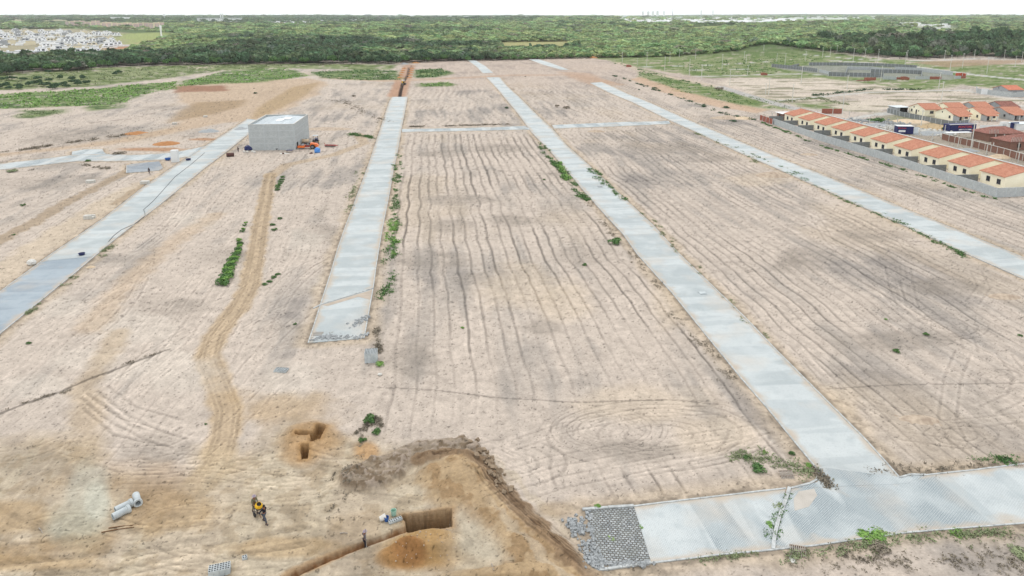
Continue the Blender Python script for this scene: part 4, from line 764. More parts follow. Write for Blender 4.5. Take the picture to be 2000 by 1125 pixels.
# the mixer between the two men
mx_ = empty('concrete_mixer', G(506.5, 1004), dirAB); mx_.scale = (.85, .85, .85); tag(mx_, 'yellow drum mixer on wheels between the two walking workers', 'mixer')
T = Matrix.Translation((0, 0, .95)) @ Matrix.Rotation(R(-25), 4, 'X'); dr = MB().lathe([(.0, -.35), (.22, -.33), (.40, -.1), (.42, .1), (.30, .34), (.24, .38)], 18, T).build('drum', M['yellow'], mx_, True)
MB().lathe([(.43, -.06), (.46, -.03), (.46, .06), (.43, .09)], 18, T).build('gear_ring', M['gate'], dr); MB().lathe([(0, .30), (.23, .385)], 16, T).build('mouth', M['dark'], dr)
m = MB(); [m.bar(a, b_, .05) for a, b_ in (((-.45, -.3, .3), (-.45, .5, .35)), ((.45, -.3, .3), (.45, .5, .35)), ((-.45, 0, .3), (-.45, 0, .95)), ((.45, 0, .3), (.45, 0, .95)), ((-.45, -.3, .3), (.45, -.3, .3)), ((-.3, -.3, .3), (-.3, -.95, .95)), ((.3, -.3, .3), (.3, -.95, .95)), ((-.3, -.95, .95), (.3, -.95, .95)))]; m.build('frame', M['steel'], mx_)
for s in (-1, 1): MB().tube((s*.50, .1, .25), (s*.60, .1, .25), .25, n=14).build('wheel', M['rubber'], mx_)

# ---------------- machines by the warehouse ----------------
def wheel(parent, c, r, w_, ax='y', rim='steel'):
    v = Vector((0, w_/2, 0)) if ax == 'y' else Vector((w_/2, 0, 0)); c = Vector(c); o = MB().tube(c-v, c+v, r, n=20).build('wheel', M['rubber'], parent); MB().tube(c-v*1.06, c+v*1.06, r*.55, n=14).build('rim', M[rim], o); return o
ro = empty('road_roller', G(604, 290.5), R(2)); tag(ro, 'orange road roller parked beside the warehouse', 'road roller')
MB().tube((-2.3, -1.0, .78), (-2.3, 1.0, .78), .78, n=24).build('drum', M['steel'], ro)
m = MB(); m.box(-3.3, -1.2, -1.2, -1.03, .55, 1.2); m.box(-3.3, -1.2, 1.03, 1.2, .55, 1.2); m.box(-3.45, -3.3, -1.2, 1.2, .5, 1.1); m.box(-1.4, -1.15, -1.0, 1.0, .7, 1.3); m.build('drum_frame', M['orange'], ro)
Bx('chassis', M['red'], ro, (-1.15, .2, -.6, .6, .65, 1.35)); Bx('floor', M['steel'], ro, (-.9, .6, -.9, .9, 1.36, 1.5))
m = MB(); m.add([(.5, -.85, .8), (3.0, -.85, .8), (3.1, -.8, 1.2), (2.6, -.75, 1.75), (.6, -.8, 2.05), (.5, .85, .8), (3.0, .85, .8), (3.1, .8, 1.2), (2.6, .75, 1.75), (.6, .8, 2.05)], [(0, 1, 2, 3, 4), (9, 8, 7, 6, 5), (0, 5, 6, 1), (1, 6, 7, 2), (2, 7, 8, 3), (3, 8, 9, 4), (4, 9, 5, 0)]); m.build('hood', M['orange'], ro)
for s in (-1, 1): wheel(ro, (1.4, s*1.05, .78), .78, .5)
Bx('seat', M['gate'], ro, (.0, .5, -.3, .3, 1.5, 2.0)); m = MB(); [m.bar((x, y, 1.5), (x, y, 2.5), .05) for x in (-.8, .5) for y in (-.8, .8)]; m.bar((-.8, -.8, 2.0), (-.8, .8, 2.0), .05); m.build('handrail', M['gate'], ro)
Bx('steering_column', M['gate'], ro, (-.75, -.6, -.1, .1, 1.5, 2.2))
tr_ = empty('tractor', G(617, 281), R(100)); tag(tr_, 'dark blue tractor with roll bar behind the orange roller', 'tractor')
Bx('hood', M['dblue'], tr_, (-.4+.9, 2.6, -.45, .45, .9, 1.7)); Bx('chassis', M['steel'], tr_, (-.8, 2.4, -.3, .3, .5, .9)); m = MB(); [m.bar((-.5, y, 1.0), (-.5, y, 2.9), .09) for y in (-.75, .75)]; m.bar((-.5, -.75, 2.9), (-.5, .75, 2.9), .09); [m.bar((.7, y, 1.2), (.7, y, 2.8), .07) for y in (-.75, .75)]; m.build('roll_bar', M['gate'], tr_)
Bx('canopy', M['metal_r'], tr_, (-.7, .9, -.85, .85, 2.82, 2.9)); Bx('seat', M['gate'], tr_, (-.4, .1, -.3, .3, 1.1, 1.7)); Bx('mudguard', M['dblue'], tr_, (-.9, .3, -.95, -.55, 1.35, 1.5), (-.9, .3, .55, .95, 1.35, 1.5))
for s in (-1, 1): wheel(tr_, (-.3, s*.8, .7), .7, .4, 'y', 'yellow'); wheel(tr_, (2.0, s*.7, .45), .45, .3, 'y', 'yellow')
tk = empty('trailer', G(597, 283), R(8)); tag(tk, 'beige tank trailer between the warehouse wall and the tractor', 'trailer'); MB().tube((-1.1, 0, 1.4), (1.1, 0, 1.4), .62, n=16).build('tank', M['sandp'], tk, True); Bx('frame', M['steel'], tk, (-1.6, 1.6, -.5, .5, .5, .75)); MB().tube((.3, 0, 2.0), (.3, 0, 2.12), .25, n=10).build('hatch', M['gate'], tk); [wheel(tk, (0, s*.7, .4), .4, .25) for s in (-1, 1)]
hr = empty('disc_harrow', G(645, 287), R(-6)); tag(hr, 'red disc harrow lying on the sand right of the roller', 'harrow'); m = MB()
for y in (-.7, .7): m.bar((-1.6, y, .6), (1.6, y, .6), .14)
for x in (-1.6, -.5, .5, 1.6): m.bar((x, -.8, .62), (x, .8, .62), .14)
m.bar((-1.6, 0, .6), (-2.0, 0, 1.3), .1); m.bar((1.6, -.7, .6), (2.7, 0, .5), .12); m.bar((1.6, .7, .6), (2.7, 0, .5), .12); m.build('frame', M['red'], hr); m = MB()
for i in range(8): m.tube((-1.5+i*.42, -.55, .3), (-1.46+i*.42, -.5, .3), .3, n=12); m.tube((-1.5+i*.42, .55, .3), (-1.46+i*.42, .6, .3), .3, n=12)
m.build('discs', M['steel'], hr)
bh = empty('backhoe', G(788, 166), R(85)); tag(bh, 'dark backhoe loader digging the trench at the far end of the second street', 'backhoe')
Bx('chassis', M['steel'], bh, (-1.6, 2.2, -.5, .5, .6, 1.2)); Bx('hood', M['yellow'], bh, (.7, 2.3, -.45, .45, 1.2, 1.8)); m = MB(); [m.box(x, x+.12, y, y+.12, 1.2, 2.9) for x in (-1.1, .5) for y in (-.8, .7)]; cb = m.build('cab', M['gate'], bh); Bx('roof', M['metal_r'], bh, (-1.3, .8, -.95, .95, 2.9, 3.05)); Bx('seat', M['dark'], bh, (-.8, -.2, -.4, .4, 1.2, 2.0))
for s in (-1, 1): wheel(bh, (-.7, s*.95, .75), .75, .45); wheel(bh, (1.7, s*.85, .5), .5, .35)
m = MB(); m.bar((-1.6, 0, .9), (-2.4, 0, 2.8), .28); m.bar((-2.4, 0, 2.8), (-3.7, .1, 1.6), .22); m.build('boom', M['yellow'], bh); Bx('bucket', M['steel'], bh, (-4.1, -3.4, -.35, .45, .7, 1.5)); Bx('loader_bucket', M['steel'], bh, (2.9, 3.5, -1.1, 1.1, .2, 1.0)); m = MB(); [m.bar((1.2, y, 1.3), (3.0, y, .6), .14) for y in (-.6, .6)]; m.build('loader_arm', M['yellow'], bh)

# ---------------- poles ----------------
POLES = [(1215,122,102),(1245,127,112),(1263,131,99),(1298,139,111),(1308,121,101),(1327,110,97),(1346,148.5,103),(1358,115,93),(1370,155,127),(1410,136,106),(1425,167,136),(1453.5,115,100),(1457,125,106),(1460,146,127),(1491,104,90),(1517,120,104),(1536,98,86),(1533,127,103),(1564.5,163,130),(1501,186,153),(1495,184,166),(1547,200,164),(1573,120,100),(1566.5,98,80),
 (1606,114,92),(1621,110,93),(1634,107,89),(1666,121,92),(1686,108,92),(1689,115,95),(1714,124,96),(1758,112,94),(1767,130,99),(1771,118,98),(1826,113,94),(1844,118,97),(1855,138,103),(1879,134,104),(1902,117,96),(1927,144,108),(1960,120,98),(1982,131,109),(1995,122,101),(1720,158,128),(1833,174,142),(1838,198,158),(1654,174,146),(1644.5,225,178),(1799,245,213),(1896.5,289,234)]
prot = {}
placewords = {0: 'standing in the green lots beyond the third street', 1: 'by the dark wood at the far right', 2: 'beside the pale sandy lots', 3: 'near the houses'}
for i, (x, y, t) in enumerate(POLES):
    b = Vector((*atn(x, y), 0)); b.z = gz(b.x, b.y)
    tn = (SP+(t-CY)/F*CP)/(CP-(t-CY)/F*SP); hh = min(11.5, max(6.5, H-b.y*tn-b.z)); hk = round(hh)
    if hk not in prot:
        e = empty('utility_pole'); MB().tube((0, 0, -.2), (0, 0, hk), .19, .12, 8).build('pole', M['pole'], e); MB().bar((-.9, 0, hk-.35), (.9, 0, hk-.35), .1, .12).build('crossarm', M['pole'], e)
        m = MB(); [m.lathe([(0, 0), (.06, 0), (.07, .08), (.03, .16), (0, .17)], 6, Matrix.Translation((xx, 0, hk-.29))) for xx in (-.8, -.3, .35, .8)]; m.build('insulators', M['white'], e); prot[hk] = e
    else: e = copy_tree(prot[hk])
    e.location = b; e.rotation_euler.z = VA+(0 if i % 3 else math.pi/2)
    lab = None
    if i == 47: lab = 'tall concrete utility pole rising behind the third house of the cream row'
    elif i == 48: lab = 'concrete utility pole on the rubble lot in front of the cluster of houses'
    elif i == 49: lab = 'thick concrete utility pole in front of the old brick house roofs'
    elif i == 20: lab = 'short slanting pole stub beside another pole at the pale street'
    else: lab = 'thin pale concrete utility pole with crossarm ' + (placewords[1] if y < 125 and x > 1580 else placewords[2] if x > 1480 and y > 150 else 'standing along the walled block foundations' if x > 1480 else placewords[0])
    tag(e, lab, 'pole', 'utility poles across the far lots')
def wire(a, b, ha, hb, label):
    A = Vector((*atn(*a), 0)); B = Vector((*atn(*b), 0)); A.z = gz(A.x, A.y)+ha; B.z = gz(B.x, B.y)+hb; m = MB(); n = 8; P = [A.lerp(B, i/n)-Vector((0, 0, 4*(i/n)*(1-i/n)*.7)) for i in range(n+1)]
    for p, q in zip(P[:-1], P[1:]): m.bar(p, q, .035)
    tag(m.build('power_line', M['gate']), label, 'cable')
wire((1758,112), (1826,113), 8.5, 8.5, 'thin power cable strung in front of the dark wood, left span'); wire((1826,113), (1902,117), 8.5, 8.5, 'thin power cable strung in front of the dark wood, right span'); wire((1606,114), (1714,124), 8.5, 8.5, 'thin power cable strung above the far grey street')

# ---------------- grey foundation compound ----------------
def low(pts, h, m, label): return wallrun('foundation_wall', pts, h, m, label, 'wall', piers=3.0 if h > 1 else 60, group='unfinished walls of the block compound')
C1 = [([(1507,131),(1560,136),(1596,141)], 2.7, 'blockd', 'far left grey block wall of the unfinished compound'), ([(1600,141),(1622,146)], 2.2, 'block', 'smooth pale block wall left of centre in the unfinished compound'), ([(1618,148),(1650,149),(1700,150),(1725,151)], 2.7, 'blockd', 'long dark grey front wall of the unfinished compound'),
      ([(1580,128),(1640,128),(1720,130),(1790,134)], 2.7, 'blockd', 'rearmost grey wall of the unfinished compound'), ([(1655,136),(1700,137),(1740,141)], 2.7, 'block', 'pale inner wall of the unfinished compound, left'), ([(1700,142),(1760,143),(1800,145)], 2.7, 'blockd', 'inner grey wall of the unfinished compound, centre'),
      ([(1748,137),(1800,140),(1860,147)], 2.7, 'block', 'pale inner wall of the unfinished compound, right'), ([(1724,155),(1750,156)], 2.2, 'block', 'pale grey corner wall right of the red brick pile'), ([(1788,155),(1815,155)], 2.1, 'block', 'smooth pale wall between the red brick walls'), ([(1864,154),(1876,154)], 2.0, 'block', 'small pale wall beside the orange brick hut'), ([(1540,133),(1560,128)], 1.8, 'blockd', 'short cross wall at the far left of the compound'), ([(1650,149),(1655,136)], 1.8, 'blockd', 'short cross wall in the left half of the compound'), ([(1800,155),(1800,145)], 1.8, 'blockd', 'short cross wall in the right half of the compound')]
for p, hh, mk, lb in C1: low(p, hh, M[mk], lb)
for x, y, w_, h_, mk, lb in [(1556,128,12,.8,'brick','low red brick block behind the far left block wall'),(1702,157,20,2.0,'brick','red brick wall panel at the left of the brick row'),(1753,155,14,1.4,'brick','low red brick wall left of the stepped gable stub'),(1770,156,14,2.3,'brick','stepped red brick wall stub'),(1828,155,24,1.9,'brick','long red brick wall right of the smooth pale wall'),(1881,153,12,1.8,'brick','dark red brick wall below the orange hut'),(1229,131,9,2.0,'brick','lone broken red brick wall beside the dirt street, leftmost'),(1494,147,11,2.0,'brick','lone broken red brick wall in the green lots')]:
    b = MB(); L_ = w_/ppm(y); n = 5
    for i in range(n): hh = h_*(1-.35*(i/(n-1))**2 if lb.startswith(('lone', 'stepped')) else 1-.08*(i % 2)); b.box(L_*i/n, L_*(i+1)/n-.002, 0, .2, -.1, hh); 
    b.box(0, .2, .202, 2.5, -.1, h_*.9)
    o = b.build('brick_wall', M[mk]); o.location = Vector((*atn(x-w_/2, y), 0)); o.rotation_euler.z = VA; tag(o, lb, 'wall', 'red brick wall pieces in the far lots')
bp_ = MB(); rr = random.Random(5)
for i in range(160): u = rr.random(); x = u*9; hgt = .2+1.3*u; a = rr.random()*3; Mx = Matrix.Translation((x, rr.uniform(-.9, .9), rr.random()*hgt)) @ Matrix.Rotation(a, 4, 'Z') @ Matrix.Rotation(rr.uniform(-.5, .5), 4, 'X'); bp_.box(-.15, .15, -.1, .1, -.1, .1, Mx)
o = bp_.build('brick_pile', M['brick']); o.location = Vector((*atn(1673, 158), 0)); tag(o, 'sloping pile of loose red bricks beside the brick panel', 'brick pile')
ob = empty('brick_hut', Vector((*atn(1872, 152), 0)), VA); tag(ob, 'bright orange brick hut shell at the right end of the compound', 'hut'); Bx('wall', M['brick_o'], ob, (0, 5.5, 3, 3.2, 0, 3.1), (0, .2, 0, 2.998, 0, 2.9), (5.3, 5.5, 0, 2.998, 0, 2.9), (1.5, 2.2, -.002, .2, 0, 2.4)); Bx('column', M['conc_w'], ob, (2.6, 2.85, -.1, .15, 0, 3.3)); Bx('column', M['conc_w'], ob, (5.2, 5.45, -.25, -.05, 0, 3.3))
# ---------------- small things in the foreground ----------------
def pipe(x, y, rz, label, L_=1.5):
    e = empty('concrete_pipe', G(x, y, .33), rz); tag(e, label, 'pipe', 'concrete drain pipes'); Rm = Matrix.Rotation(math.pi/2, 4, 'Y')
    MB().lathe([(.24, 0), (.24, L_), (.38, L_), (.38, L_-.22), (.31, L_-.26), (.31, 0), (.24, 0)], 22, Rm).build('pipe', M['conc'], e, False)
dpx = lambda a, b: math.atan2((at(*b)-at(*a)).y, (at(*b)-at(*a)).x)
pipe(221, 1016, dpx((221,1016),(246,1003)), 'front one of the two side by side concrete drain pipes', 1.45); pipe(226, 1003, dpx((226,1003),(251,991)), 'rear one of the two side by side concrete drain pipes', 1.45); pipe(266, 972, dpx((266,972),(271,990)), 'lone concrete drain pipe lying apart with its collar towards the camera', 1.45)
for a, b_, lb in [((212,1032),(272,1024), 'thin upper wooden stick on the sand below the concrete pipes'), ((198,1040),(262,1030), 'longer lower wooden stick on the sand below the concrete pipes'), ((76,1032),(83,1041), 'short pale stick lying on the left sand'), ((664,1043),(679,1043), 'short pale plank left of the standing worker'), ((960,1102),(964,1125), 'pale upright stake at the bottom edge')]:
    A = G(*a, .06); B = G(*b_, .06); m = MB().bar(A, (A+B)/2+Vector((0, .03, .03)), .07).bar((A+B)/2+Vector((0, .03, .03)), B, .05); tag(m.build('wooden_stick', M['woodd'] if 'stick' in lb and 'pale' not in lb else M['wood']), lb, 'stick')
def blocks(x, y, nx, ny, nz, label, bx=(.39, .19, .19), m='conc', rz=0, name='block_stack', miss=.1, holes=True, cat='blocks'):
    e = MB(); dk = MB(); rr = random.Random(int(x*7+y))
    for i in range(nx):
        for j in range(ny):
            for k in range(nz):
                if k == nz-1 and rr.random() < miss: continue
                X0 = i*(bx[0]+.012)+rr.uniform(-.01, .01)-nx*bx[0]/2; Y0 = j*(bx[1]+.012)-ny*bx[1]/2; Z0 = k*(bx[2]+.004)
                e.box(X0, X0+bx[0], Y0, Y0+bx[1], Z0, Z0+bx[2])
                if holes and k >= nz-1:
                    for q in (0, 1): dk.box(X0+bx[0]*(.08+.48*q), X0+bx[0]*(.44+.48*q), Y0+bx[1]*.2, Y0+bx[1]*.8, Z0+bx[2]-.02, Z0+bx[2]+.004)
    r = empty(name, G(x, y), rz); tag(r, label, cat); e.build('blocks', M[m], r)
    if dk.v: dk.build('block_holes', M['dark'], r)
    return r
blocks(429, 1118, 4, 4, 3, 'stack of hollow concrete blocks cut by the bottom edge', rz=.3, miss=.15); blocks(725, 704, 4, 5, 5, 'neat pale stack of hollow blocks beside the leafy clump', rz=VA, m='conc', miss=0, bx=(.38, .28, .26)); blocks(549, 724, 4, 5, 1, 'single layer of pale hollow blocks on the sand', rz=-.1, m='conc', miss=.1)
blocks(478, 1090, 1, 2, 1, 'one lone hollow block on the sand right of the bottom stack', rz=.4)
for x, y, lb, nx in [(62,516,'a',0),(175,427,'pale block pile left of the first street, upper',4),(177,357,'small pallet of pale blocks in the left field',4),(283,359,'small pallet of pale blocks beside the first street',4),(341,243,'small white block pile in the orange soil at upper left',3),(401,229,'white rubble lump beside the orange cut',3)]:
    if nx: blocks(x, y, nx, 3, 3, lb, rz=VA, m='conc_w', holes=False, bx=(.5, .4, .25))
def pallet(x, y, rz, label, tilt=0, n=9):
    e = empty('pallet', G(x, y, .02), rz); e.rotation_euler.x = tilt; tag(e, label, 'pallet')
    Bx('slats', M['wood'], e, *[(-.65+i*1.3/n, -.65+i*1.3/n+.085, -.55, .55, .13, .15) for i in range(n)]); Bx('bearers', M['woodd'], e, *[(-.65, .62, y_-.04, y_+.04, 0, .128) for y_ in (-.5, 0, .5)])
pallet(1537, 931, .05, 'upright slatted pallet leaning near the street corner on the sand', .5); pallet(1559, 1079, -.25, 'slatted wooden pallet tipped over the kerb at the bottom right', .25, 8); pallet(1986, 909, -.15, 'slatted pallet lying near the right edge beside the cross street', .1, 8); pallet(622, 652, 0, 'small slatted pallet on the unfinished end of the second street', 0, 7)
pl = Bx('board', M['conc_w'], None, (-.2, .2, -.4, .4, .0, .06)); pl.location = G(1547, 1093, .03); tag(pl, 'pale board lying below the tipped pallet', 'board')
def tub(x, y, m, label, r=.75, h=.5, z=0):
    e = empty('tub', G(x, y, z), 0); tag(e, label, 'tub'); MB().lathe([(0, .02), (r*.75, .02), (r, h), (r*.93, h), (r*.7, .1), (0, .1)], 20).build('shell', M[m], e); MB().lathe([(r*1.0, h-.04), (r*1.06, h-.03), (r*1.06, h+.02), (r*.94, h+.02)], 20).build('rim', M[m], e)
tub(160, 498, 'dblue', 'dark blue mortar tub on the first street', .55, .45, .03); tub(328, 313, 'blue', 'blue mortar tub beside the white stack', .85, .6, .05); tub(368, 313, 'dblue', 'very dark blue tub beside the first street', .75, .6)
def sack(x, y, s, label, m='sack', name='sack', cat='sack', seed=1, fl=.8):
    rr = random.Random(seed); bm = bmesh.new(); bmesh.ops.create_icosphere(bm, subdivisions=3, radius=s)
    for v in bm.verts: n = mnoise.noise(v.co*2.2/s+Vector((seed, 0, 0))); v.co *= 1+.22*n; v.co.z = max(v.co.z*fl+s*.5, 0)
    me = bpy.data.meshes.new(name); bm.to_mesh(me); bm.free(); me.materials.append(M[m]); o = bpy.data.objects.new(name, me); COL.objects.link(o); o.location = G(x, y); return tag(o, label, cat)
def lump(x, y, rx, ry, h, label, m, name, cat, seed=1):
    n = 26; V = []; Fc = []
    for i in range(n+1):
        for j in range(n+1):
            a = i/n*2-1; b_ = j/n*2-1; d = math.hypot(a, b_); z = h*max(0, 1-d**1.4)*(1+.35*mnoise.noise(Vector((a*2.3+seed, b_*2.3, 0))))+.06*h*mnoise.noise(Vector((a*9, b_*9, seed))); V.append((a*rx, b_*ry, z-.08*h*(d > .95)-.03))
    for i in range(n):
        for j in range(n): k = i*(n+1)+j; Fc.append((k, k+n+1, k+n+2, k+1))
    o = mesh_np(name, V, Fc, M[m]); o.location = G(x, y); return tag(o, label, cat)
sack(62, 517, .75, 'big white bulk sack at the edge of the first street', seed=3); sack(742, 733, .28, 'small white stone lump below the pale block stack', 'conc_w', 'stone', 'stone', 5, .5)
lump(178, 522, .9, .6, .35, 'yellowish pile of cement crumbs at the edge of the first street', 'sandp', 'sand_pile', 'pile', 4)
sack(598, 243+44, .1, 'x') if 0 else None
ts = blocks(343, 316, 2, 2, 6, 'tall white stacked slabs beside the blue tub on the first street', rz=VA, m='white_r', holes=False, bx=(.95, .7, .6), miss=0, cat='slabs')
cv = sack(486, 293.5, 1.2, 'heap of dark tarpaulin with white bags at the left foot of the warehouse', 'dblue', 'tarpaulin', 'tarpaulin', 7, .9); cv.scale = (1.2, .7, 1)
for k, (x, y) in enumerate([(477, 297), (483, 297.5), (493, 297), (497, 299)]): sack(x, y, .42, ['leftmost', 'second', 'third', 'rightmost'][k]+' white bag in front of the dark tarpaulin heap', 'sack', 'bag', 'bag', 10+k)
brl = empty('drum', G(443, 306, .6), VA+.1); tag(brl, 'rusty dark steel drum lying beside the first street', 'drum'); MB().tube((0, 0, 0), (2.1, 0, 0), .6, n=20).build('shell', M['rust'], brl); m = MB(); [m.tube((x, 0, 0), (x+.06, 0, 0), .63, n=20) for x in (.0, .7, 1.4, 2.04)]; m.build('hoops', M['rust'], brl)
wv = empty('wheelbarrow', G(541, 293), 0.2); tag(wv, 'wheelbarrow parked against the front of the warehouse', 'wheelbarrow'); m = MB(); m.bar((-1.0, 0, 1.0), (0, 0, .25), .07); m.bar((1.0, .1, 1.0), (0, 0, .25), .07); m.build('handles', M['white'], wv); MB().lathe([(.0, .25), (.3, .25), (.5, .55)], 8).build('tray', M['gate'], wv); MB().tube((-.04, -.35, .2), (.04, -.35, .2), .2, n=12).build('wheel', M['rubber'], wv)
tb = empty('work_table', G(566, 297.5), 0); tag(tb, 'low table with dark sheet by the right front corner of the warehouse', 'table'); Bx('top', M['dblue'], tb, (-1.0, 1.0, -.6, .6, .7, .78)); [Bx('leg', M['woodd'], tb, (x, x+.08, y, y+.08, 0, .7)) for x in (-.95, .85) for y in (-.55, .45)]
sack(620, 298, .95, 'bright blue folded tarpaulin standing below the orange roller', 'lblue', 'tarpaulin', 'tarpaulin', 21, 1.2); lump(608, 300, .9, .6, .5, 'small dark dirt pile left of the bright blue tarpaulin', 'rust', 'dirt_pile', 'pile', 3); lump(555, 300, 1.6, .8, .3, 'low pale sand spread in front of the warehouse corner', 'conc_w', 'sand_pile', 'pile', 9); sack(553, 301, .3, 'short dark can in front of the warehouse', 'rust', 'can', 'can', 3, 1.0)
lump(408, 257, 4, 3, 1.1, 'grey gravel pile at the upper end of the first street', 'gravel', 'gravel_pile', 'gravel pile', 2); lump(470, 252, 3, 3, .8, 'second grey gravel pile beyond the first street', 'gravel', 'gravel_pile', 'gravel pile', 6)
for x, y, rx, ry, h_, lb, mk in [(325,281,4.5,4,.9,'orange clay heap above the side street, right one','clayp'),(267,261,5,4,.8,'orange clay heap above the side street, left one','clayp'),(1418,231,7,4,1.2,'grey brown earth mound between the third street and brick wall end','earth'),(1450,232,5,3,1.0,'smaller earth mound right of the first mound','sandp'),
    (1510,343,5,3,1.2,'pale earth mound beside the third street','earth'),(1795,820,2.2,1.1,.35,'low mound of dug soil with twigs in the right plot','earth'),(1962,580,2.6,1.4,.5,'dark dug soil mound near the right edge','earth'),(1580,302,3.0,2.0,.5,'scattered dark soil clods below the block wall','earth'),(1165,257,3.5,2.0,.7,'low dark earth ridge near the crossing streets','earth'),
    (640,252,10,4,.7,'long low earth bank right of the warehouse','earth'),(1712,245,6,4,1.0,'green tinged rubble heap at the far side of the rubble lot','gravel'),(1815,262,7,4,1.3,'pale rubble heap on the lot beside the navy container','gravel'),(1845,262,4,3,1.2,'grey rubble mound beside the brick wall end','gravel'),(1885,295,5,2,1.0,'grey gravel heap inside the street fence','gravel'),(1950,308,4,2,1.2,'pale sand heap inside the street fence near the right edge','sandp'),(1775,238,9,5,1.2,'tan sand heap behind the navy container','sandp'),(1540,216,4,2,.7,'low mound beside the shed','earth'),
    (790,125,4,5,1.2,'grey spoil heap at the far end of the trench, left','gravel'),(812,123,4,4,1.0,'clay spoil heap at the far end of the trench, right','clayp'),(1158,110,6,5,2.2,'distant orange earth heap behind the upper plots','clayp')]:
    lump(x, y, rx, ry, h_, lb, mk, 'earth_mound', 'mound', int(x))
for i, y in enumerate([134, 138, 142, 147, 152]): lump(789-i*2.0, y, 2.2, 2.5, .8, 'small clay spoil heap left of the far trench', 'clayp', 'spoil_heap', 'spoil heap', i)['group'] = 'spoil heaps in a row left of the far trench'
for i, y in enumerate([134, 138, 142, 147, 152]): lump(805-i*1.2, y, 2.2, 2.5, .7, 'small clay spoil heap right of the far trench', 'clayp', 'spoil_heap', 'spoil heap', i+9)['group'] = 'spoil heaps in a row right of the far trench'
# tools near the pit
def bucket(x, y, m, label, s=1.0, lie=False):
    e = empty('bucket', G(x, y), .5); tag(e, label, 'bucket'); Mx = Matrix.Rotation(R(80), 4, 'Y') if lie else Matrix(); Mx = Matrix.Translation((0, 0, .2 if lie else 0)) @ Mx; MB().lathe([(0, 0), (.17*s, 0), (.22*s, .42*s), (.2*s, .42*s), (.155*s, .03)], 16, Mx).build('shell', M[m], e)
bucket(742, 1018, 'sack', 'white bucket lying left of the tools at the pit', 1.3, True); bucket(769, 1006, 'mint', 'mint green bucket standing on the block rubble by the pit', 1.2); bucket(755, 1017, 'blue', 'grey blue bucket between the white and the green ones', 1.0)
blocks(772, 1018, 3, 2, 1, 'few hollow blocks lying beside the green bucket at the pit', rz=.5); 
for (x, y, h_, lb) in [(827,1030,2.0,'thin stake standing in the left part of the pit'),(878,1020,2.4,'pale stake standing at the right end of the pit'),(873,1026,1.0,'short stake at the right end of the pit'),(716,1073,1.9,'white staff standing on the trench edge in front of the worker')]:
    p = G(x, y); m = MB().bar((0, 0, 0), (0.02, 0, h_), .05); o = m.build('stake', M['wood']); o.location = (p.x, p.y, p.z); tag(o, lb, 'stake')
for x, y, lb in [(1372,573,'square concrete manhole cover standing proud in the main street'),(1172,365,'small concrete cover in the far part of the main street'),(964,153,'grey block at the far end of the main street'),(980,166,'second grey block near the far end of the main street')]:
    s_ = 1.0 if y > 300 else 1.3; o = Bx('manhole_cover', M['gravel'] if y < 400 else M['conc'], None, (-.55*s_, .55*s_, -.5*s_, .5*s_, 0, .09), (-.45*s_, .45*s_, -.4*s_, .4*s_, .09, .12)); p = at(x, y); o.location = (p.x, p.y, .035); o.rotation_euler.z = VA; tag(o, lb, 'manhole cover')
# loose stones
def rocks(name, pts, spread, n, s, m, label, seed=1):
    rr = random.Random(seed); mb = MB(); P = [at(*p) for p in pts]
    for i in range(n):
        k = rr.randrange(len(P)-1) if len(P) > 1 else 0; p = P[k].lerp(P[min(k+1, len(P)-1)], rr.random()); x = p.x+rr.gauss(0, spread); y = p.y+rr.gauss(0, spread); r = s*rr.uniform(.5, 1.3); z = gz(x, y)+r*.3
        Mx = Matrix.Translation((x, y, z)) @ Matrix.Rotation(rr.random()*3, 4, Vector((rr.random(), rr.random(), rr.random()+.1)).normalized()); w2 = [Mx @ Vector((a*r*rr.uniform(.35, .6), b_*r*rr.uniform(.35, .6), c*r*rr.uniform(.3, .5))) for a, b_, c in ((-1,-1,-1),(1,-1,-1),(1,1,-1),(-1,1,-1),(-1,-1,1),(1,-1,1),(1,1,1),(-1,1,1))]
        mb.add(w2, [(0,3,2,1),(4,5,6,7),(0,1,5,4),(1,2,6,5),(2,3,7,6),(3,0,4,7)])
    return tag(mb.build(name, M[m]), label, None, kind='stuff')
rocks('loose_stones', [(1128,1030),(1122,1020),(1130,1042)], .4, 110, .24, 'gravel', 'grey loose stones beside the rough setts')
rocks('loose_stones', [(1142,1060),(1150,1090),(1160,1104),(1180,1102)], .3, 150, .22, 'gravel', 'grey loose stones along the ragged edge of the rough setts', 2)
rocks('setts', [(1150,1002),(1160,1060),(1172,1098)], .2, 90, .24, 'gravel', 'loose setts at the left edge', 3); rocks('setts', [(1180,1101),(1272,1101)], .15, 90, .24, 'gravel', 'loose setts', 4)
rocks('loose_stones', [(612,663),(640,658),(655,660),(712,658)], .35, 120, .32, 'gravel', 'broken stones at the unfinished end of the second street', 5); rocks('loose_stones', [(692,637),(712,622)], .5, 60, .3, 'gravel', 'broken stones on the unfinished street end', 6)
rocks('rubble', [(1740,250),(1790,256),(1830,262)], 3.0, 500, .7, 'conc_w', 'pale building rubble on the lot', 7); rocks('rubble', [(1660,236),(1740,240),(1760,250)], 3.5, 350, .6, 'gravel', 'grey rubble', 8)
rocks('clods', [(930,870),(950,905),(965,925),(1000,960)], .5, 45, .4, 'clod', 'soil clods', 11); rocks('clods', [(860,1050),(800,1080),(900,1070)], 1.8, 90, .08, 'earth', 'small pale stones on the spoil heap', 12)
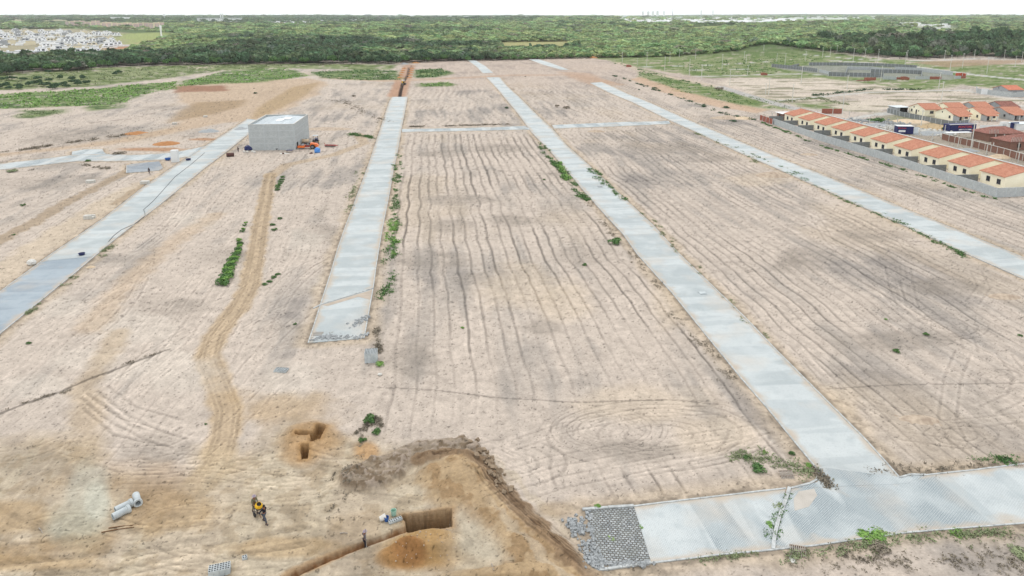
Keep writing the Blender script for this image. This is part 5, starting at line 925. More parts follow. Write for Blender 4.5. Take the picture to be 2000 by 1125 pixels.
# ---------------- vegetation ----------------
def leafmat(name, c1, c2, inst=False):
    m = bpy.data.materials.new(name); m.use_nodes = True; N = m.node_tree.nodes; L = m.node_tree.links; b = N['Principled BSDF']; b.inputs['Roughness'].default_value = .7; b.inputs['Specular IOR Level'].default_value = .2
    g = N.new('ShaderNodeTexCoord'); nz = N.new('ShaderNodeTexNoise'); nz.inputs['Scale'].default_value = .8 if inst else 2.5; L.new(g.outputs['Object'], nz.inputs[0]); mr = N.new('ShaderNodeMapRange'); mr.inputs[1].default_value = .35; mr.inputs[2].default_value = .65; L.new(nz.outputs[0], mr.inputs[0])
    mx = N.new('ShaderNodeMix'); mx.data_type = 'RGBA'; L.new(mr.outputs[0], mx.inputs[0])
    if inst:
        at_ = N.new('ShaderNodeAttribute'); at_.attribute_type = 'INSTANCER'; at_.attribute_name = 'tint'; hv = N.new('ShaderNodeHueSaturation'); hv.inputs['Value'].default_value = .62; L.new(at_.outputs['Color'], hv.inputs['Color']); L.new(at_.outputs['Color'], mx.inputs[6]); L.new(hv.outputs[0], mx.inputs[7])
    else: mx.inputs[6].default_value = (*c1, 1); mx.inputs[7].default_value = (*c2, 1)
    L.new(mx.outputs[2], b.inputs['Base Color']); return m
LM = {'dark': leafmat('dark foliage', (.065, .12, .055), (.035, .075, .038)), 'mid': leafmat('green foliage', (.11, .21, .06), (.055, .12, .04)), 'light': leafmat('pale green foliage', (.26, .36, .12), (.15, .23, .08)), 'bright': leafmat('bright weeds', (.22, .38, .09), (.13, .25, .06)), 'dry': leafmat('dry brush', (.28, .24, .18), (.15, .13, .10)), 'olive': leafmat('olive weeds', (.26, .30, .16), (.16, .19, .10)), 'inst': leafmat('wood foliage', None, None, True)}
BARK = mat('bark', (.12, .10, .08), .9, (.07, .055, .045), 3, .8); BARKW = mat('pale bark', (.55, .52, .48), .9, (.35, .33, .30), 3, .8)
def quads(cen, nrm, size, r):
    """leaf quads: centres, outward directions, sizes"""
    n = len(cen); nrm = nrm+r.normal(0, .45, (n, 3)); nrm /= np.linalg.norm(nrm, axis=1)[:, None]+1e-9
    t = np.cross(nrm, r.normal(0, 1, (n, 3))); t /= np.linalg.norm(t, axis=1)[:, None]+1e-9; b = np.cross(nrm, t); s = size[:, None]
    a = .75+.5*r.random((n, 1))
    v = np.stack([cen-t*s*a-b*s*.5, cen+t*s*.4-b*s*.55, cen+t*s*a+b*s*.4, cen-t*s*.3+b*s*.6], 1).reshape(-1, 3)
    return v, np.arange(4*n).reshape(n, 4)
def crown_np(seed, lobes=7, n=300, leaf=.55, w=1.0, h=.75, base=.45):
    """a crown about 2 wide and h high standing above z=base; made of leafy lobes"""
    r = np.random.default_rng(seed); cen = []; nm = []
    for k in range(lobes):
        a = r.random()*6.28; rad = r.uniform(.2, .62)*w if k else 0; c = np.array([math.cos(a)*rad, math.sin(a)*rad, base+h*r.uniform(.25, .62)*(1 if k else 1.2)]); R_ = r.uniform(.30, .46)
        m = n//lobes; d = r.normal(0, 1, (m, 3)); d /= np.linalg.norm(d, axis=1)[:, None]; d[:, 2] = np.abs(d[:, 2])*1.0-.25
        cen.append(c+d*R_*(.75+.35*r.random((m, 1)))*[1, 1, .8]); nm.append(d)
    cen = np.vstack(cen); nm = np.vstack(nm); return quads(cen, nm, leaf*(.6+.8*r.random(len(cen)))*.3, r)
def make_crowns(n, leafn, leaf):
    out = []
    for i in range(n):
        v, f = crown_np(100+i, 6+i % 4, leafn, leaf, 1, .8+.12*(i % 3)); o = mesh_np('crown', v, f, LM['inst']); out.append(o)
    return out
def trunk(parent, h, r, m=None, limbs=5, seed=0, spread=.5):
    rr = random.Random(seed); t = MB(); t.tube((0, 0, -.3), (rr.uniform(-.2, .2), 0, h*.55), r, r*.65, 7)
    for i in range(limbs): a = i*6.28/limbs+rr.random(); z = h*(.4+.12*rr.random()); t.tube((0, 0, z), (math.cos(a)*h*spread*.55, math.sin(a)*h*spread*.55, z+h*.32), r*.5, r*.15, 5)
    return t.build('trunk', m or BARK, parent)
TP = {}
def tree(x, y, h, w, kind, label, group=None, name='tree', cat='tree', bark=None, z=None, pos=None):
    k = (kind, (h > 6), random.randrange(3), bool(bark))
    p = pos or at(x, y); 
    if k not in TP:
        e = empty(name); v, f = crown_np(hash(str(k)) % 999, 9, 900, .42, 1, .85, .28); mesh_np('crown', v, f, LM[kind], e); trunk(e, 1.0, .035, bark, 5, len(TP)); TP[k] = e
    else: e = copy_tree(TP[k])
    e.location = (p.x, p.y, gz(p.x, p.y)-.1 if z is None else z); e.scale = (w/1.8, w/1.8, h/1.25); e.rotation_euler.z = random.random()*6.28
    return tag(e, label, cat, group)
# the wood: one mass of crowns beyond the plateau
gzv_px = px; gzv_py = py
def gzv(x, y):
    den = y*CP+H*SP; pxx = 1000+F*x/den; pyy = CY+F*(H*CP-y*SP)/den
    c = np.clip(np.searchsorted(px, pxx), 1, NC-1); r = np.clip(np.searchsorted(-py, -pyy), 1, NR-1); return zx[r*NC+c], pxx, pyy
edge = np.array([(-2600,190),(-300,160),(0,148),(60,138),(150,138),(200,131),(260,128),(400,126),(600,124),(780,124),(830,119.5),(1000,116.5),(1150,110),(1300,108.5),(1440,103),(1500,95),(1530,99),(1600,104),(1720,112),(1800,116),(1900,111),(2000,117),(2300,123),(4600,150)], float)
open_ = [[(-2600,60),(-2600,112),(0,112),(120,110),(190,104),(215,105),(250,92),(330,70),(350,64),(340,60),(230,58),(100,55),(0,55)], [(965,78),(1120,76),(1105,90),(985,89)], [(1320,56),(1420,51),(1400,57)], [(1190,31),(1710,31),(1710,40),(1570,50),(1400,51),(1230,51)], [(1560,36.5),(1690,36),(1680,43),(1480,45)], [(1710,40),(1880,50),(1870,64),(1740,56)], [(100,40),(320,40),(315,60),(110,55)], [(-2600,38),(-2600,48),(130,49),(130,39)], [(375,36),(475,36),(475,48),(375,48)], [(800,46),(900,45),(880,48),(800,49)], [(735,76),(790,74),(780,83),(738,83)], [(690,31),(980,31),(980,39),(800,38),(690,36)], [(1690,30),(1715,36),(1730,44),(1700,44)], [(520,41),(610,41),(610,49),(520,49)], [(1000,31),(1230,31),(1230,38),(1000,37)], [(1700,31),(1900,31),(1900,38),(1700,39)], [(620,38),(790,38),(790,44),(620,44)]]
def pip(P, x, y):
    P = np.array(P, float); c = np.zeros(len(x), bool)
    for a, b in zip(P, np.roll(P, -1, 0)):
        k = (a[1] > y) != (b[1] > y)
        with np.errstate(divide='ignore', invalid='ignore'): c ^= k & (x < (b[0]-a[0])*(y-a[1])/(b[1]-a[1])+a[0])
    return c
xs = []; ys = []; sc = []; r_ = np.random.default_rng(3); y = 520.0
while y < 11500:
    sp = 6.3+max(0, y-800)*.0042; n = int(1.9*y/sp); t = (np.arange(n)+r_.random(n))*sp-n*sp/2; yy = y+(r_.random(n)-.5)*sp*.9; xs.append(t); ys.append(yy); sc.append(np.full(n, sp)); y += sp*.9
xs = np.concatenate(xs); ys = np.concatenate(ys); sc = np.concatenate(sc); z_, ppx, ppy = gzv(xs, ys)
keepm = (ppy < np.interp(ppx, edge[:, 0], edge[:, 1])) & (ppx > -500) & (ppx < 2500)
for P in open_: keepm &= ~(pip(P, ppx, ppy) & (r_.random(len(xs)) > (.07 if P[0][1] < 42 else 0)))
keepm &= ~((fbm(xs*.004, ys*.004, 90) > .60) & (ys > 850) & (ys < 3200) & (r_.random(len(xs)) < .86))
xs, ys, sc, z_, ppx, ppy = [a[keepm] for a in (xs, ys, sc, z_, ppx, ppy)]; n = len(xs)
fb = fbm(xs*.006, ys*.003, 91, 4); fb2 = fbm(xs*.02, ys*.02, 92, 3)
dk = np.clip(ss(78, 104, ppy+(fb-.5)*60-np.clip(ppx-700, 0, 400)*.06)*ss(1120, 950, ppx+(fb2-.5)*200)*.95+ss(66, 86, ppy-(1900-ppx)*.04+(fb-.5)*30)*ss(1500, 1760, ppx+(fb2-.5)*200)*.85+ss(.6, .72, fb)*.6+ss(50, 44, ppy)*ss(30, 36, ppy)*.75*(ppx < 1050), 0, 1)  # dark zones: cloud shadow on the wood, put into the foliage colour
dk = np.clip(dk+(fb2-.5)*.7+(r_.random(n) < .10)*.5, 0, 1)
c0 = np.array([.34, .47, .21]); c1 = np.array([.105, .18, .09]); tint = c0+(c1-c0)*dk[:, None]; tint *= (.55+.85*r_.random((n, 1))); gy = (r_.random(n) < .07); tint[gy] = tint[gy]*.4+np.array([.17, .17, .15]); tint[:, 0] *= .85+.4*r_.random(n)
far_ = (n, len(xs)); print('forest', n)
me = bpy.data.meshes.new('wood'); me.vertices.add(n); me.vertices.foreach_set('co', np.c_[xs, ys, z_-.3].astype(np.float32).ravel())
wood = bpy.data.objects.new('wood', me); COL.objects.link(wood); tag(wood, 'far wood of green trees, cloud shade coloured into its dark zones, reaching to the horizon', None, kind='stuff')
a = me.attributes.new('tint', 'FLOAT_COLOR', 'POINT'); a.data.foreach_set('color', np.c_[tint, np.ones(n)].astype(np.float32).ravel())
em = (r_.random(n) < .10)*r_.uniform(.3, .9, n); hsc = sc*r_.uniform(.5, 1.15, n)*(1+em); zsc = np.clip(sc*.62, 4, 15)*r_.uniform(.65, 1.15, n)*(1+.8*ss(.75, 1, dk)*(sc < 8)*.6)*(1+.5*(ppx > 1560)*(ys < 1100))*(1+em*.5)
a = me.attributes.new('size', 'FLOAT_VECTOR', 'POINT'); a.data.foreach_set('vector', np.c_[hsc, hsc, zsc].astype(np.float32).ravel())
a = me.attributes.new('turn', 'FLOAT_VECTOR', 'POINT'); a.data.foreach_set('vector', np.c_[np.zeros(n), np.zeros(n), r_.random(n)*6.28].astype(np.float32).ravel())
a = me.attributes.new('kindof', 'INT', 'POINT'); a.data.foreach_set('value', r_.integers(0, 5, n).astype(np.int32))
crowns = make_crowns(5, 260, .62)
ccol = bpy.data.collections.new('crown_shapes')
for o in crowns: COL.objects.unlink(o); ccol.objects.link(o)
ng = bpy.data.node_groups.new('grow', 'GeometryNodeTree'); ng.interface.new_socket('Geometry', in_out='INPUT', socket_type='NodeSocketGeometry'); ng.interface.new_socket('Geometry', in_out='OUTPUT', socket_type='NodeSocketGeometry')
N = ng.nodes; L = ng.links; gi = N.new('NodeGroupInput'); go = N.new('NodeGroupOutput'); ip = N.new('GeometryNodeInstanceOnPoints'); m2p = N.new('GeometryNodeMeshToPoints'); ci = N.new('GeometryNodeCollectionInfo'); ci.inputs[0].default_value = ccol; ci.inputs['Separate Children'].default_value = True; ci.inputs['Reset Children'].default_value = True
def na(nm, ty): q = N.new('GeometryNodeInputNamedAttribute'); q.data_type = ty; q.inputs[0].default_value = nm; return q
L.new(gi.outputs[0], m2p.inputs[0]); L.new(m2p.outputs[0], ip.inputs['Points']); L.new(ci.outputs[0], ip.inputs['Instance']); ip.inputs['Pick Instance'].default_value = True
L.new(na('kindof', 'INT').outputs[0], ip.inputs['Instance Index']); L.new(na('size', 'FLOAT_VECTOR').outputs[0], ip.inputs['Scale']); L.new(na('turn', 'FLOAT_VECTOR').outputs[0], ip.inputs['Rotation']); L.new(ip.outputs[0], go.inputs[0])
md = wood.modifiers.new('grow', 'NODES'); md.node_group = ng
# single trees along the near edge of the wood
for i in range(110):
    x = -30+i*18.8+random.uniform(-6, 6); yb = float(np.interp(x, edge[:, 0], edge[:, 1]))+random.uniform(.3, 2.2)
    dkk = 'dark' if ((x < 1000 or x > 1620) and random.random() < .6) else 'mid'
    if 1200 < x < 1480 and i % 2: continue
    big_ = 1.0 if x > 1520 or x < 900 else .75
    lab = {True: 'dark leafy tree at the near edge of the wood', False: 'mid green tree at the near edge of the wood behind the poles'}[dkk == 'dark']
    tree(x, yb, random.uniform(6.5, 9.5)*big_, random.uniform(7, 11)*big_, dkk, lab, 'trees at the near edge of the wood, '+dkk)
tree(834, 121, 10, 15, 'dark', 'broad dark tree with a pale bare trunk at the end of the trench field', bark=BARKW); bt = MB(); p = at(832, 121); bt.tube((0, 0, 0), (.2, 0, 7.5), .28, .14, 7); bt.tube((.15, 0, 4.5), (-1.6, 0, 7), .13, .05, 5).tube((.15, 0, 4.2), (1.4, .2, 6.6), .12, .05, 5)
o = bt.build('dead_trunk', BARKW); o.location = (p.x, p.y-2.5, gz(p.x, p.y)); tag(o, 'pale bare forked trunk in front of the broad dark tree', 'trunk')
for i, (x, y_, h, w) in enumerate([(1535,98,8,12),(1552,99,9,13),(1572,100,9,12),(1590,101,8,12),(1602,104,7,10)]): tree(x, y_, h, w, 'dark', ['leftmost','second','middle','fourth','rightmost'][i]+' of the five big dark trees at the wood corner behind the pale meadow', 'big dark trees at the wood corner')
for i, (x, y_, h, w, k) in enumerate([(1480,97,6,8,'mid'),(1508,95,6,8,'mid'),(1420,104,4,7,'light'),(1385,107,4,7,'light'),(1455,101,5,8,'light')]): tree(x, y_, h, w, k, ('mid' if k == 'mid' else 'pale')+' green tree behind the meadow with poles', 'trees behind the pole meadow, '+k)
for i in range(26): x = -20+i*7.6+random.uniform(-3, 3); y_ = 171+random.uniform(-6, 6)-abs(x-60)*.03-(8 if i % 3 == 0 else 0); tree(x, y_, random.uniform(2.6, 4.2), random.uniform(4.5, 7), 'dark', 'dark rounded scrub tree in the left meadow', 'dark scrub trees in the left meadow')
for i, (x, y_) in enumerate([(226,147),(232,144),(60,140),(95,143),(130,139)]): tree(x, y_, 3.2, 5, 'dark', ['round dark shrub standing alone on the pale strip at left', 'round dark shrub just behind the lone one', 'dark shrub in front of the left wood, left', 'dark shrub in front of the left wood, middle', 'dark shrub in front of the left wood, right'][i])
for i in range(22): x = 2+i*10+random.uniform(-4, 4); y_ = 112+random.uniform(-2, 1.5)-(x > 150)*(x-150)*.05; tree(x, y_, random.uniform(4, 7), random.uniform(5, 8), 'dark' if i % 3 else 'mid', 'garden tree in front of the white houses, '+('dark' if i % 3 else 'mid green'), 'garden trees before the white houses, '+('dark' if i % 3 else 'mid green'))
# bushes and weeds
BP = {}
def bush(x, y, r, label, kind='mid', h=None, group=None):
    k = (kind, random.randrange(3))
    if k not in BP:
        rg = np.random.default_rng(len(BP)+50); v, f = crown_np(len(BP)+500, 8, 420, .34, 1, .8, .0); e = empty('bush'); mesh_np('leaves', v, f, LM[kind], e)
        s = MB(); [s.tube((0, 0, -.1), (math.cos(a)*.35, math.sin(a)*.35, .5), .025, .01, 5) for a in np.arange(0, 6.2, 1.1)]; s.build('stems', BARK, e); BP[k] = e
    else: e = copy_tree(BP[k])
    p = G(x, y); e.location = p; e.scale = (r, r, (h or r*.9)); e.rotation_euler.z = random.random()*6.28; return tag(e, label, 'bush', group)
for a in [(1201,476,1.75,'largest round green bush beside the main street kerb','mid',1.3),(1143,519,.6,'small dark green bush alone among the furrows of the middle plot'),(903,641,.36,'tiny bright green plant alone in the middle plot','bright'),(1750,688,.62,'leafy bush in the right plot, nearer of two','mid'),(1808,655,.52,'leafy bush in the right plot, farther of two','mid'),(1993,657,.4,'small bush at the right edge of the right plot'),
          (1731,624,.4,'small grassy clump in the right plot above the two bushes','bright',.2),(742,712,.8,'leafy clump right of the pale block stack','bright',.5),(57,672,.42,'small bush alone in the left plot','mid'),(45,402,.75,'dark green bush alone in the far left field','mid'),(27,459,.5,'small green clump near the left edge','mid',.3),(402,829,.22,'tiny plant beside the dirt lane','mid'),(576,634,.35,'tiny bush left of the street end','mid'),
          (1484,916,1.05,'largest of the weed bushes near the street corner','mid',.55),(1457,895,.45,'small weed bush left of the largest at the corner','mid'),(1494,885,.42,'yellowish weed bush above the largest at the corner','light'),(1545,886,.45,'weed bush beside the kerb, upper','mid'),(1578,910,.5,'weed bush beside the kerb, lower','bright',.3),(1062,352,.6,'dark small bush among the far furrows of the middle plot'),
          (722,824,.95,'big brush bush left of the middle plot near the dark berm','mid',.9),(738,846,.7,'second brush bush nearer the dark berm','mid',.6),(708,862,.55,'low brush at the foot of the small orange heap','mid'),(1168,992,.42,'bright weed behind the white kerb of the rough setts','bright'),(1503,1024,.6,'weed clump at the sandy gap, lower','bright',.3),(1522,990,.9,'weed clump at the sandy gap, upper','olive',.25),(1252,1030,.4,'weed at the edge of the rough setts','bright',.25),
          (1196,1052,.75,'yellow green weed growing through the rough setts','light',.25),(1240,1066,.3,'tiny weed low in the rough setts','bright',.2),(1186,1006,.35,'tiny weed high in the rough setts','bright',.2),(1700,1048,1.5,'big grassy clump spilling over the kerb at bottom right','bright',.45),(1722,1040,.9,'right lobe of grass on the bottom right kerb','light',.35),(1712,1072,1.1,'dark dry brush below the big grassy clump','dry',.4),(1990,1080,1.1,'grass clump at the bottom right edge','olive',.35),(1868,1042,.8,'low grass along the lower kerb at right','bright',.2),
          (1404,176,3.2,'sprawling dry shrub beside the pale street start','dry',2.2),(498,183,1.6,'dark round bush alone on the orange soil','dark',1.2),(496,173,.8,'low dry plant on the orange soil','dry',.5),(1374,209,1.6,'dark bush in the upper right plot, left','dark',1.0),(1419,211,2.2,'dark bush in the upper right plot, right','dark',1.2),(1431,237,2.0,'low dark bush beside the earth mound','dark',.8),(1248,176,.9,'tiny dark plant in the upper right plot','dark',.8),(860,160+6,0.9,'low bright shrub in the second green strip','bright',.5),
          (1088,210,1.4,'dry little tree in the upper middle plot, left','dry',1.8),(1106,212,2.2,'dry shrub in the upper middle plot, right','dry',1.4),(990,212,1.3,'dark shrub left of the main street','dark',1.2),(1026,150,.9,'tiny shrub beyond the upper middle plot','dry',.8),(1713,238,4.5,'green bush on the rubble lot by the pole','mid',2.0),(1855,254,3.2,'green bush left of the navy store','mid',2.2),(690,185+4,1.6,'dry scrub in the upper plot left of the second street','dry',1.2),(172,315,1.2,'small bush on the side street kerb','mid',.9),(233,300,2.5,'dry yellowish scrub above the side street','dry',1.0),(26,335,2.2,'yellowish scrub below the side street','olive',.8)]:
    bush(*a)
rowp = resample([(480,436),(474,452),(468,470),(466,486),(458,505),(448,528),(436,556)], 22)
for i, (x, y_) in enumerate(rowp): 
    if 3 < i < 6: continue
    bush(x, y_, (.55+.05*i), 'dense green bush in the row left of the dirt lane', 'mid' if i % 2 else 'bright', .5+.035*i, 'bushes in the dense green row')
rowp = resample([(552,347),(547,358),(540,372)], 7)
for i, (x, y_) in enumerate(rowp): bush(x, y_, 1.0, 'green bush in the short row below the warehouse', 'mid', .6, 'bushes in the short green row')
for i, (x, y_) in enumerate([(532,440),(536,450),(545,428)]): bush(x, y_, .8, ['middle', 'lower', 'upper'][i]+' bush of the three right of the dirt lane', 'mid', .6, 'three bushes right of the dirt lane')
for i, (x, y_) in enumerate([(518,556),(526,550),(534,543),(541,537)]): bush(x, y_, .7, 'low bush in the slanting clump right of the dirt lane', 'mid', .4, 'bushes of the slanting clump')
def weeds(pts, spread, n, size, kind, label, seed=1, px_=True, name='weeds'):
    r = np.random.default_rng(seed); P = np.array([at(*p)[:2] for p in pts]); d = np.r_[0, np.cumsum(np.hypot(*np.diff(P, axis=0).T))]
    K = max(4, n//9); cl = r.random(K)*d[-1]; ox = r.normal(0, spread*.7, K); sz = r.uniform(.15, 1.0, K)**1.5*spread; w_ = sz/sz.sum(); q = r.choice(K, n, p=w_); t = np.clip(cl[q]+r.normal(0, 1, n)*sz[q]*1.5, 0, d[-1]); x = np.interp(t, d, P[:, 0])+ox[q]+r.normal(0, 1, n)*sz[q]*.45; y = np.interp(t, d, P[:, 1])+r.normal(0, 1, n)*sz[q]*.8
    z = gzv(x, y)[0]; m = 9; s = size*.8*r.uniform(.4, 1.4, n); cen = np.repeat(np.c_[x, y, z], m, 0)+r.normal(0, 1, (n*m, 3))*np.repeat(s, m)[:, None]*[.45, .45, .0]+np.c_[np.zeros((n*m, 2)), np.repeat(s, m)*r.random(n*m)*.7]
    v, f = quads(cen, np.tile([0, 0, .6], (n*m, 1))+r.normal(0, .5, (n*m, 3)), np.repeat(s, m)*.28, r); return tag(mesh_np(name, v, f, LM[kind]), label, kind='stuff')
wd = [([(780,300),(772,400),(768,470),(762,540),(758,590)], 1.0, 500, .55, 'mid', 'weeds along the right side of the second street'), ([(770,430),(762,500)], .9, 160, .6, 'bright', 'brighter weeds right of the second street'), ([(700,330),(690,380),(670,440)], 1.2, 160, .45, 'olive', 'sparse weeds left of the second street'),
      ([(1050,275),(1085,320),(1110,355),(1150,395)], 1.0, 420, .7, 'mid', 'weeds left of the main street'), ([(1090,318),(1112,352)], .9, 160, .8, 'bright', 'bright weeds left of the main street'), ([(1150,330),(1180,355),(1215,390)], .8, 240, .6, 'mid', 'weeds right of the main street, far'), ([(1150,395),(1250,520),(1330,620),(1420,740)], 1.1, 260, .35, 'dry', 'dry weeds left of the main street'), ([(1240,400),(1340,500),(1420,590),(1500,660)], .7, 200, .35, 'olive', 'weeds right of the main street, near'),
      ([(1470,300),(1560,345),(1620,375),(1700,412),(1780,445),(1880,500)], 1.1, 420, .5, 'mid', 'weeds left of the third street'), ([(1348,255),(1440,290),(1480,320)], 1.2, 160, .5, 'olive', 'weeds at the third street'), ([(1484,238),(1540,260),(1600,285),(1660,302),(1740,325),(1820,350),(1890,376),(1945,390)], .6, 700, .55, 'mid', 'weeds at the foot of the long block wall'),
      ([(1440,890),(1500,900),(1590,925)], .9, 260, .35, 'olive', 'weeds at the street corner'), ([(1540,965),(1520,1000),(1505,1050)], .35, 200, .3, 'mid', 'weeds in the sandy gap of the cross street'), ([(1280,1100),(1400,1090),(1500,1078)], .3, 120, .25, 'olive', 'weeds along the lower kerb'), ([(1530,1090),(1650,1075),(1780,1050),(1990,1040)], .7, 360, .35, 'olive', 'weeds below the lower kerb'), ([(1600,1090),(1990,1100)], 1.5, 260, .3, 'dry', 'dry weeds in the bottom right corner'),
      ([(640,1000),(700,880),(715,830)], .8, 90, .3, 'dry', 'dry twigs by the brush'), ([(690,850),(735,815),(745,835)], .5, 160, .35, 'dry', 'dry brush around the bushes'), ([(1600,918),(1612,940),(1622,950)], .35, 220, .4, 'dry', 'dark brush heaped on the street corner'), ([(1700,920),(1860,915),(1990,905)], .9, 160, .3, 'dry', 'dry weeds above the cross street'), ([(1890,900),(1990,900)], .8, 80, .35, 'mid', 'weeds above the cross street'),
      ([(660,195),(720,225),(745,240)], 2.5, 240, .6, 'dry', 'dry scrub left of the second street, far'), ([(680,262),(720,268),(735,272)], 1.2, 160, .8, 'mid', 'scrub right of the warehouse'), ([(800,248),(900,246),(1000,243)], 1.0, 240, .7, 'dry', 'dry scrub along the far cross street'), ([(200,330),(160,322),(60,333)], 1.0, 70, .6, 'dry', 'dry scrub along the side street'), ([(0,300),(80,288),(200,270),(260,262)], 1.2, 220, .8, 'dry', 'dark scrub line in the far left field'),
      ([(1200,148),(1280,175),(1350,200),(1420,225),(1480,234)], 1.2, 460, .9, 'dark', 'dark scrub line behind the third street plots'), ([(1205,124),(1300,150),(1400,172)], 1.5, 200, .9, 'mid', 'scrub beside the dirt street'), ([(1590,187),(1700,175),(1800,176)], 1.6, 260, 1.2, 'dark', 'scrub between the sandy lots'), ([(1520,200),(1600,192),(1660,206)], 3, 260, .9, 'olive', 'scrub on the sandy lots'), ([(600,128),(780,122),(900,117),(1150,112)], 2.5, 500, 1.0, 'dry', 'grey brush along the plateau rim'),
      ([(140,760),(10,800)], .4, 60, .25, 'dry', 'twigs along the eroded rill'), ([(330,680),(200,730)], .4, 60, .25, 'dry', 'twigs along the eroded rill, right part'), ([(610,655),(640,650),(700,660)], .5, 60, .25, 'dry', 'twigs at the street end'), ([(60,610),(160,530),(220,480)], .6, 160, .4, 'olive', 'weeds along the first street'), ([(735,660),(740,690),(735,640)], .5, 160, .35, 'dry', 'dark brush right of the street end')]
for i, a in enumerate(wd): weeds(*a, seed=i+1)
def grassfield(poly, dens, size, kind, label, seed):
    P = wpts(poly); r = np.random.default_rng(seed); x0, y0 = P.min(0); x1, y1 = P.max(0); n = int((x1-x0)*(y1-y0)*dens*1.2); x = r.uniform(x0, x1, n); y = r.uniform(y0, y1, n); k = pip(P, x, y) & (fbm(x*.09, y*.09, 52) > .42); x = x[k]; y = y[k]; n = len(x); z = gzv(x, y)[0]; m = 4; s = size*r.uniform(.4, 1.5, n)
    cen = np.repeat(np.c_[x, y, z], m, 0)+r.normal(0, 1, (n*m, 3))*np.repeat(s, m)[:, None]*[.6, .6, .0]+np.c_[np.zeros((n*m, 2)), np.repeat(s, m)*r.random(n*m)*.45]; v, f = quads(cen, np.tile([0, 0, .8], (n*m, 1)), np.repeat(s, m)*.4, r); tag(mesh_np('grass', v, f, LM[kind]), label, kind='stuff')
for i, (pl_, d_, s_, k_) in enumerate([([(0,185),(60,180),(120,178),(190,172),(270,165),(345,160),(345,172),(300,180),(260,190),(250,200),(200,207),(130,208),(60,211),(-100,216),(-100,185)], .16, 1.1, 'bright'), ([(400,150),(440,138),(560,134),(605,148),(520,160),(400,165),(340,170),(360,158)], .12, 1.1, 'bright'), ([(608,141),(700,136),(775,139),(780,156),(690,157),(630,152)], .16, 1.1, 'mid'), ([(812,137),(860,134),(882,142),(850,151),(812,152)], .2, 1.2, 'mid'), ([(820,163),(870,161),(896,166),(870,169),(825,169)], .3, .9, 'bright'),
        ([(40,216),(130,213),(122,222),(64,231),(38,231)], .25, .7, 'olive'), ([(1245,133),(1330,159),(1430,180),(1500,196),(1550,212),(1500,212),(1400,195),(1330,180),(1250,150)], .1, .8, 'mid'), ([(1300,128),(1500,112),(1620,112),(1500,146),(1380,148)], .03, 1.2, 'mid'), ([(-100,158),(60,148),(200,136),(400,129),(600,127),(440,137),(330,152),(170,168)], .05, 1.2, 'olive')]):
    grassfield(pl_, d_, s_, k_, ['long bright grass meadow at the far left', 'grass patch above the orange soil', 'green grass strip left of the trench', 'green grass patch right of the trench', 'narrow bright grass strip right of the trench', 'thin grass patch in the left field', 'grass strip below the dirt street', 'green lots with poles', 'olive meadow in front of the left wood'][i], 60+i)

# ---------------- far buildings ----------------
FG = {'w': mat('white far render', lin('fafafa', .96), .8, lin('dcdfe0', .9), .2, .4), 'g': mat('grey far render', lin('b5b8bb', .85), .8, lin('989ca0', .8), .2, .4), 'c': mat('cream far render', lin('e9dfc4', .9), .8, lin('d6c9a8', .9), .2, .4)}
def modern(kind, col):
    e = empty('white_house'); r = random.Random(kind); w, d = r.uniform(10, 14), r.uniform(11, 16); m = M; m = MB(); m.box(0, w, 0, d, 0, 3.3); m.box(w*.1, w*.95, d*.12, d*.85, 3.3, 6.6); m.box(w*.62, w*.8, d*.3, d*.55, 6.6, 8.4); m.build('wall', FG[col], e)
    Bx('roof', FG['g'], e, (w*.08-.3, w*.97, d*.1, d*.87, 6.62, 6.85)); Bx('terrace', FG['w'], e, (-1.2, w+.2, -1.5, -.01, 2.9, 3.3))
    for x in (w*.08, w*.55): Bx('window', M['glass'], e, (x, x+w*.3, -.06, -.01, .5, 2.5))
    for x in (w*.2, w*.6): Bx('window', M['glass'], e, (x, x+w*.25, d*.12-.06, d*.12-.01, 4.0, 5.7))
    Bx('window', M['glass'], e, (w+.01, w+.06, d*.3, d*.6, .6, 2.4)); Bx('garden_wall', FG['w'], e, (-2.5, w+2.5, -4.2, -4.0, 0, 2.0)); return e
protos = [(modern(k, c), c) for k, c in ((1, 'w'), (2, 'w'), (3, 'g'), (4, 'w'), (5, 'c'), (6, 'w'))]; used = set(); rr = random.Random(4); cnt = 0
vill = [(-60,64),(0,61),(60,58),(135,60),(215,60),(232,66),(228,72),(225,84),(212,90),(190,100),(140,108),(100,112),(40,113),(-60,112)]; hole_ = [(0,82),(60,84),(95,90),(60,98),(0,97)]
pts = []; yv = 112.5
while yv > 60:
    Yv = at(0, yv).y; step = 19*ppm(yv); xv = -50+rr.uniform(0, step)
    while xv < 235:
        q = (xv+rr.uniform(-1, 1), yv)
        if pip(vill, np.array([q[0]]), np.array([q[1]]))[0] and not pip(hole_, np.array([q[0]]), np.array([q[1]]))[0] and rr.random() < .72: pts.append(q)
        xv += step*rr.uniform(1.0, 1.25)
    Yn = Yv+rr.uniform(38, 48); den = Yn*CP+H*SP; yv = CY+F*(H*CP-Yn*SP)/den
for i, (x, y_) in enumerate(pts):
    e0, c = protos[i % 6]; e = e0 if i < 6 else copy_tree(e0); p = at(x, y_); e.location = (p.x, p.y, gz(p.x, p.y)); e.rotation_euler.z = .5+rr.choice((0, 0, math.pi/2))+rr.uniform(-.08, .08); s = rr.uniform(.85, 1.15); e.scale = (s, s, s*rr.uniform(.7, 1.05))
    tag(e, {'w': 'white', 'g': 'grey', 'c': 'cream'}[c]+' modern two storey house in the far left estate', 'house', 'modern houses of the far left estate, '+{'w': 'white', 'g': 'grey', 'c': 'cream'}[c])
print('houses', len(pts))
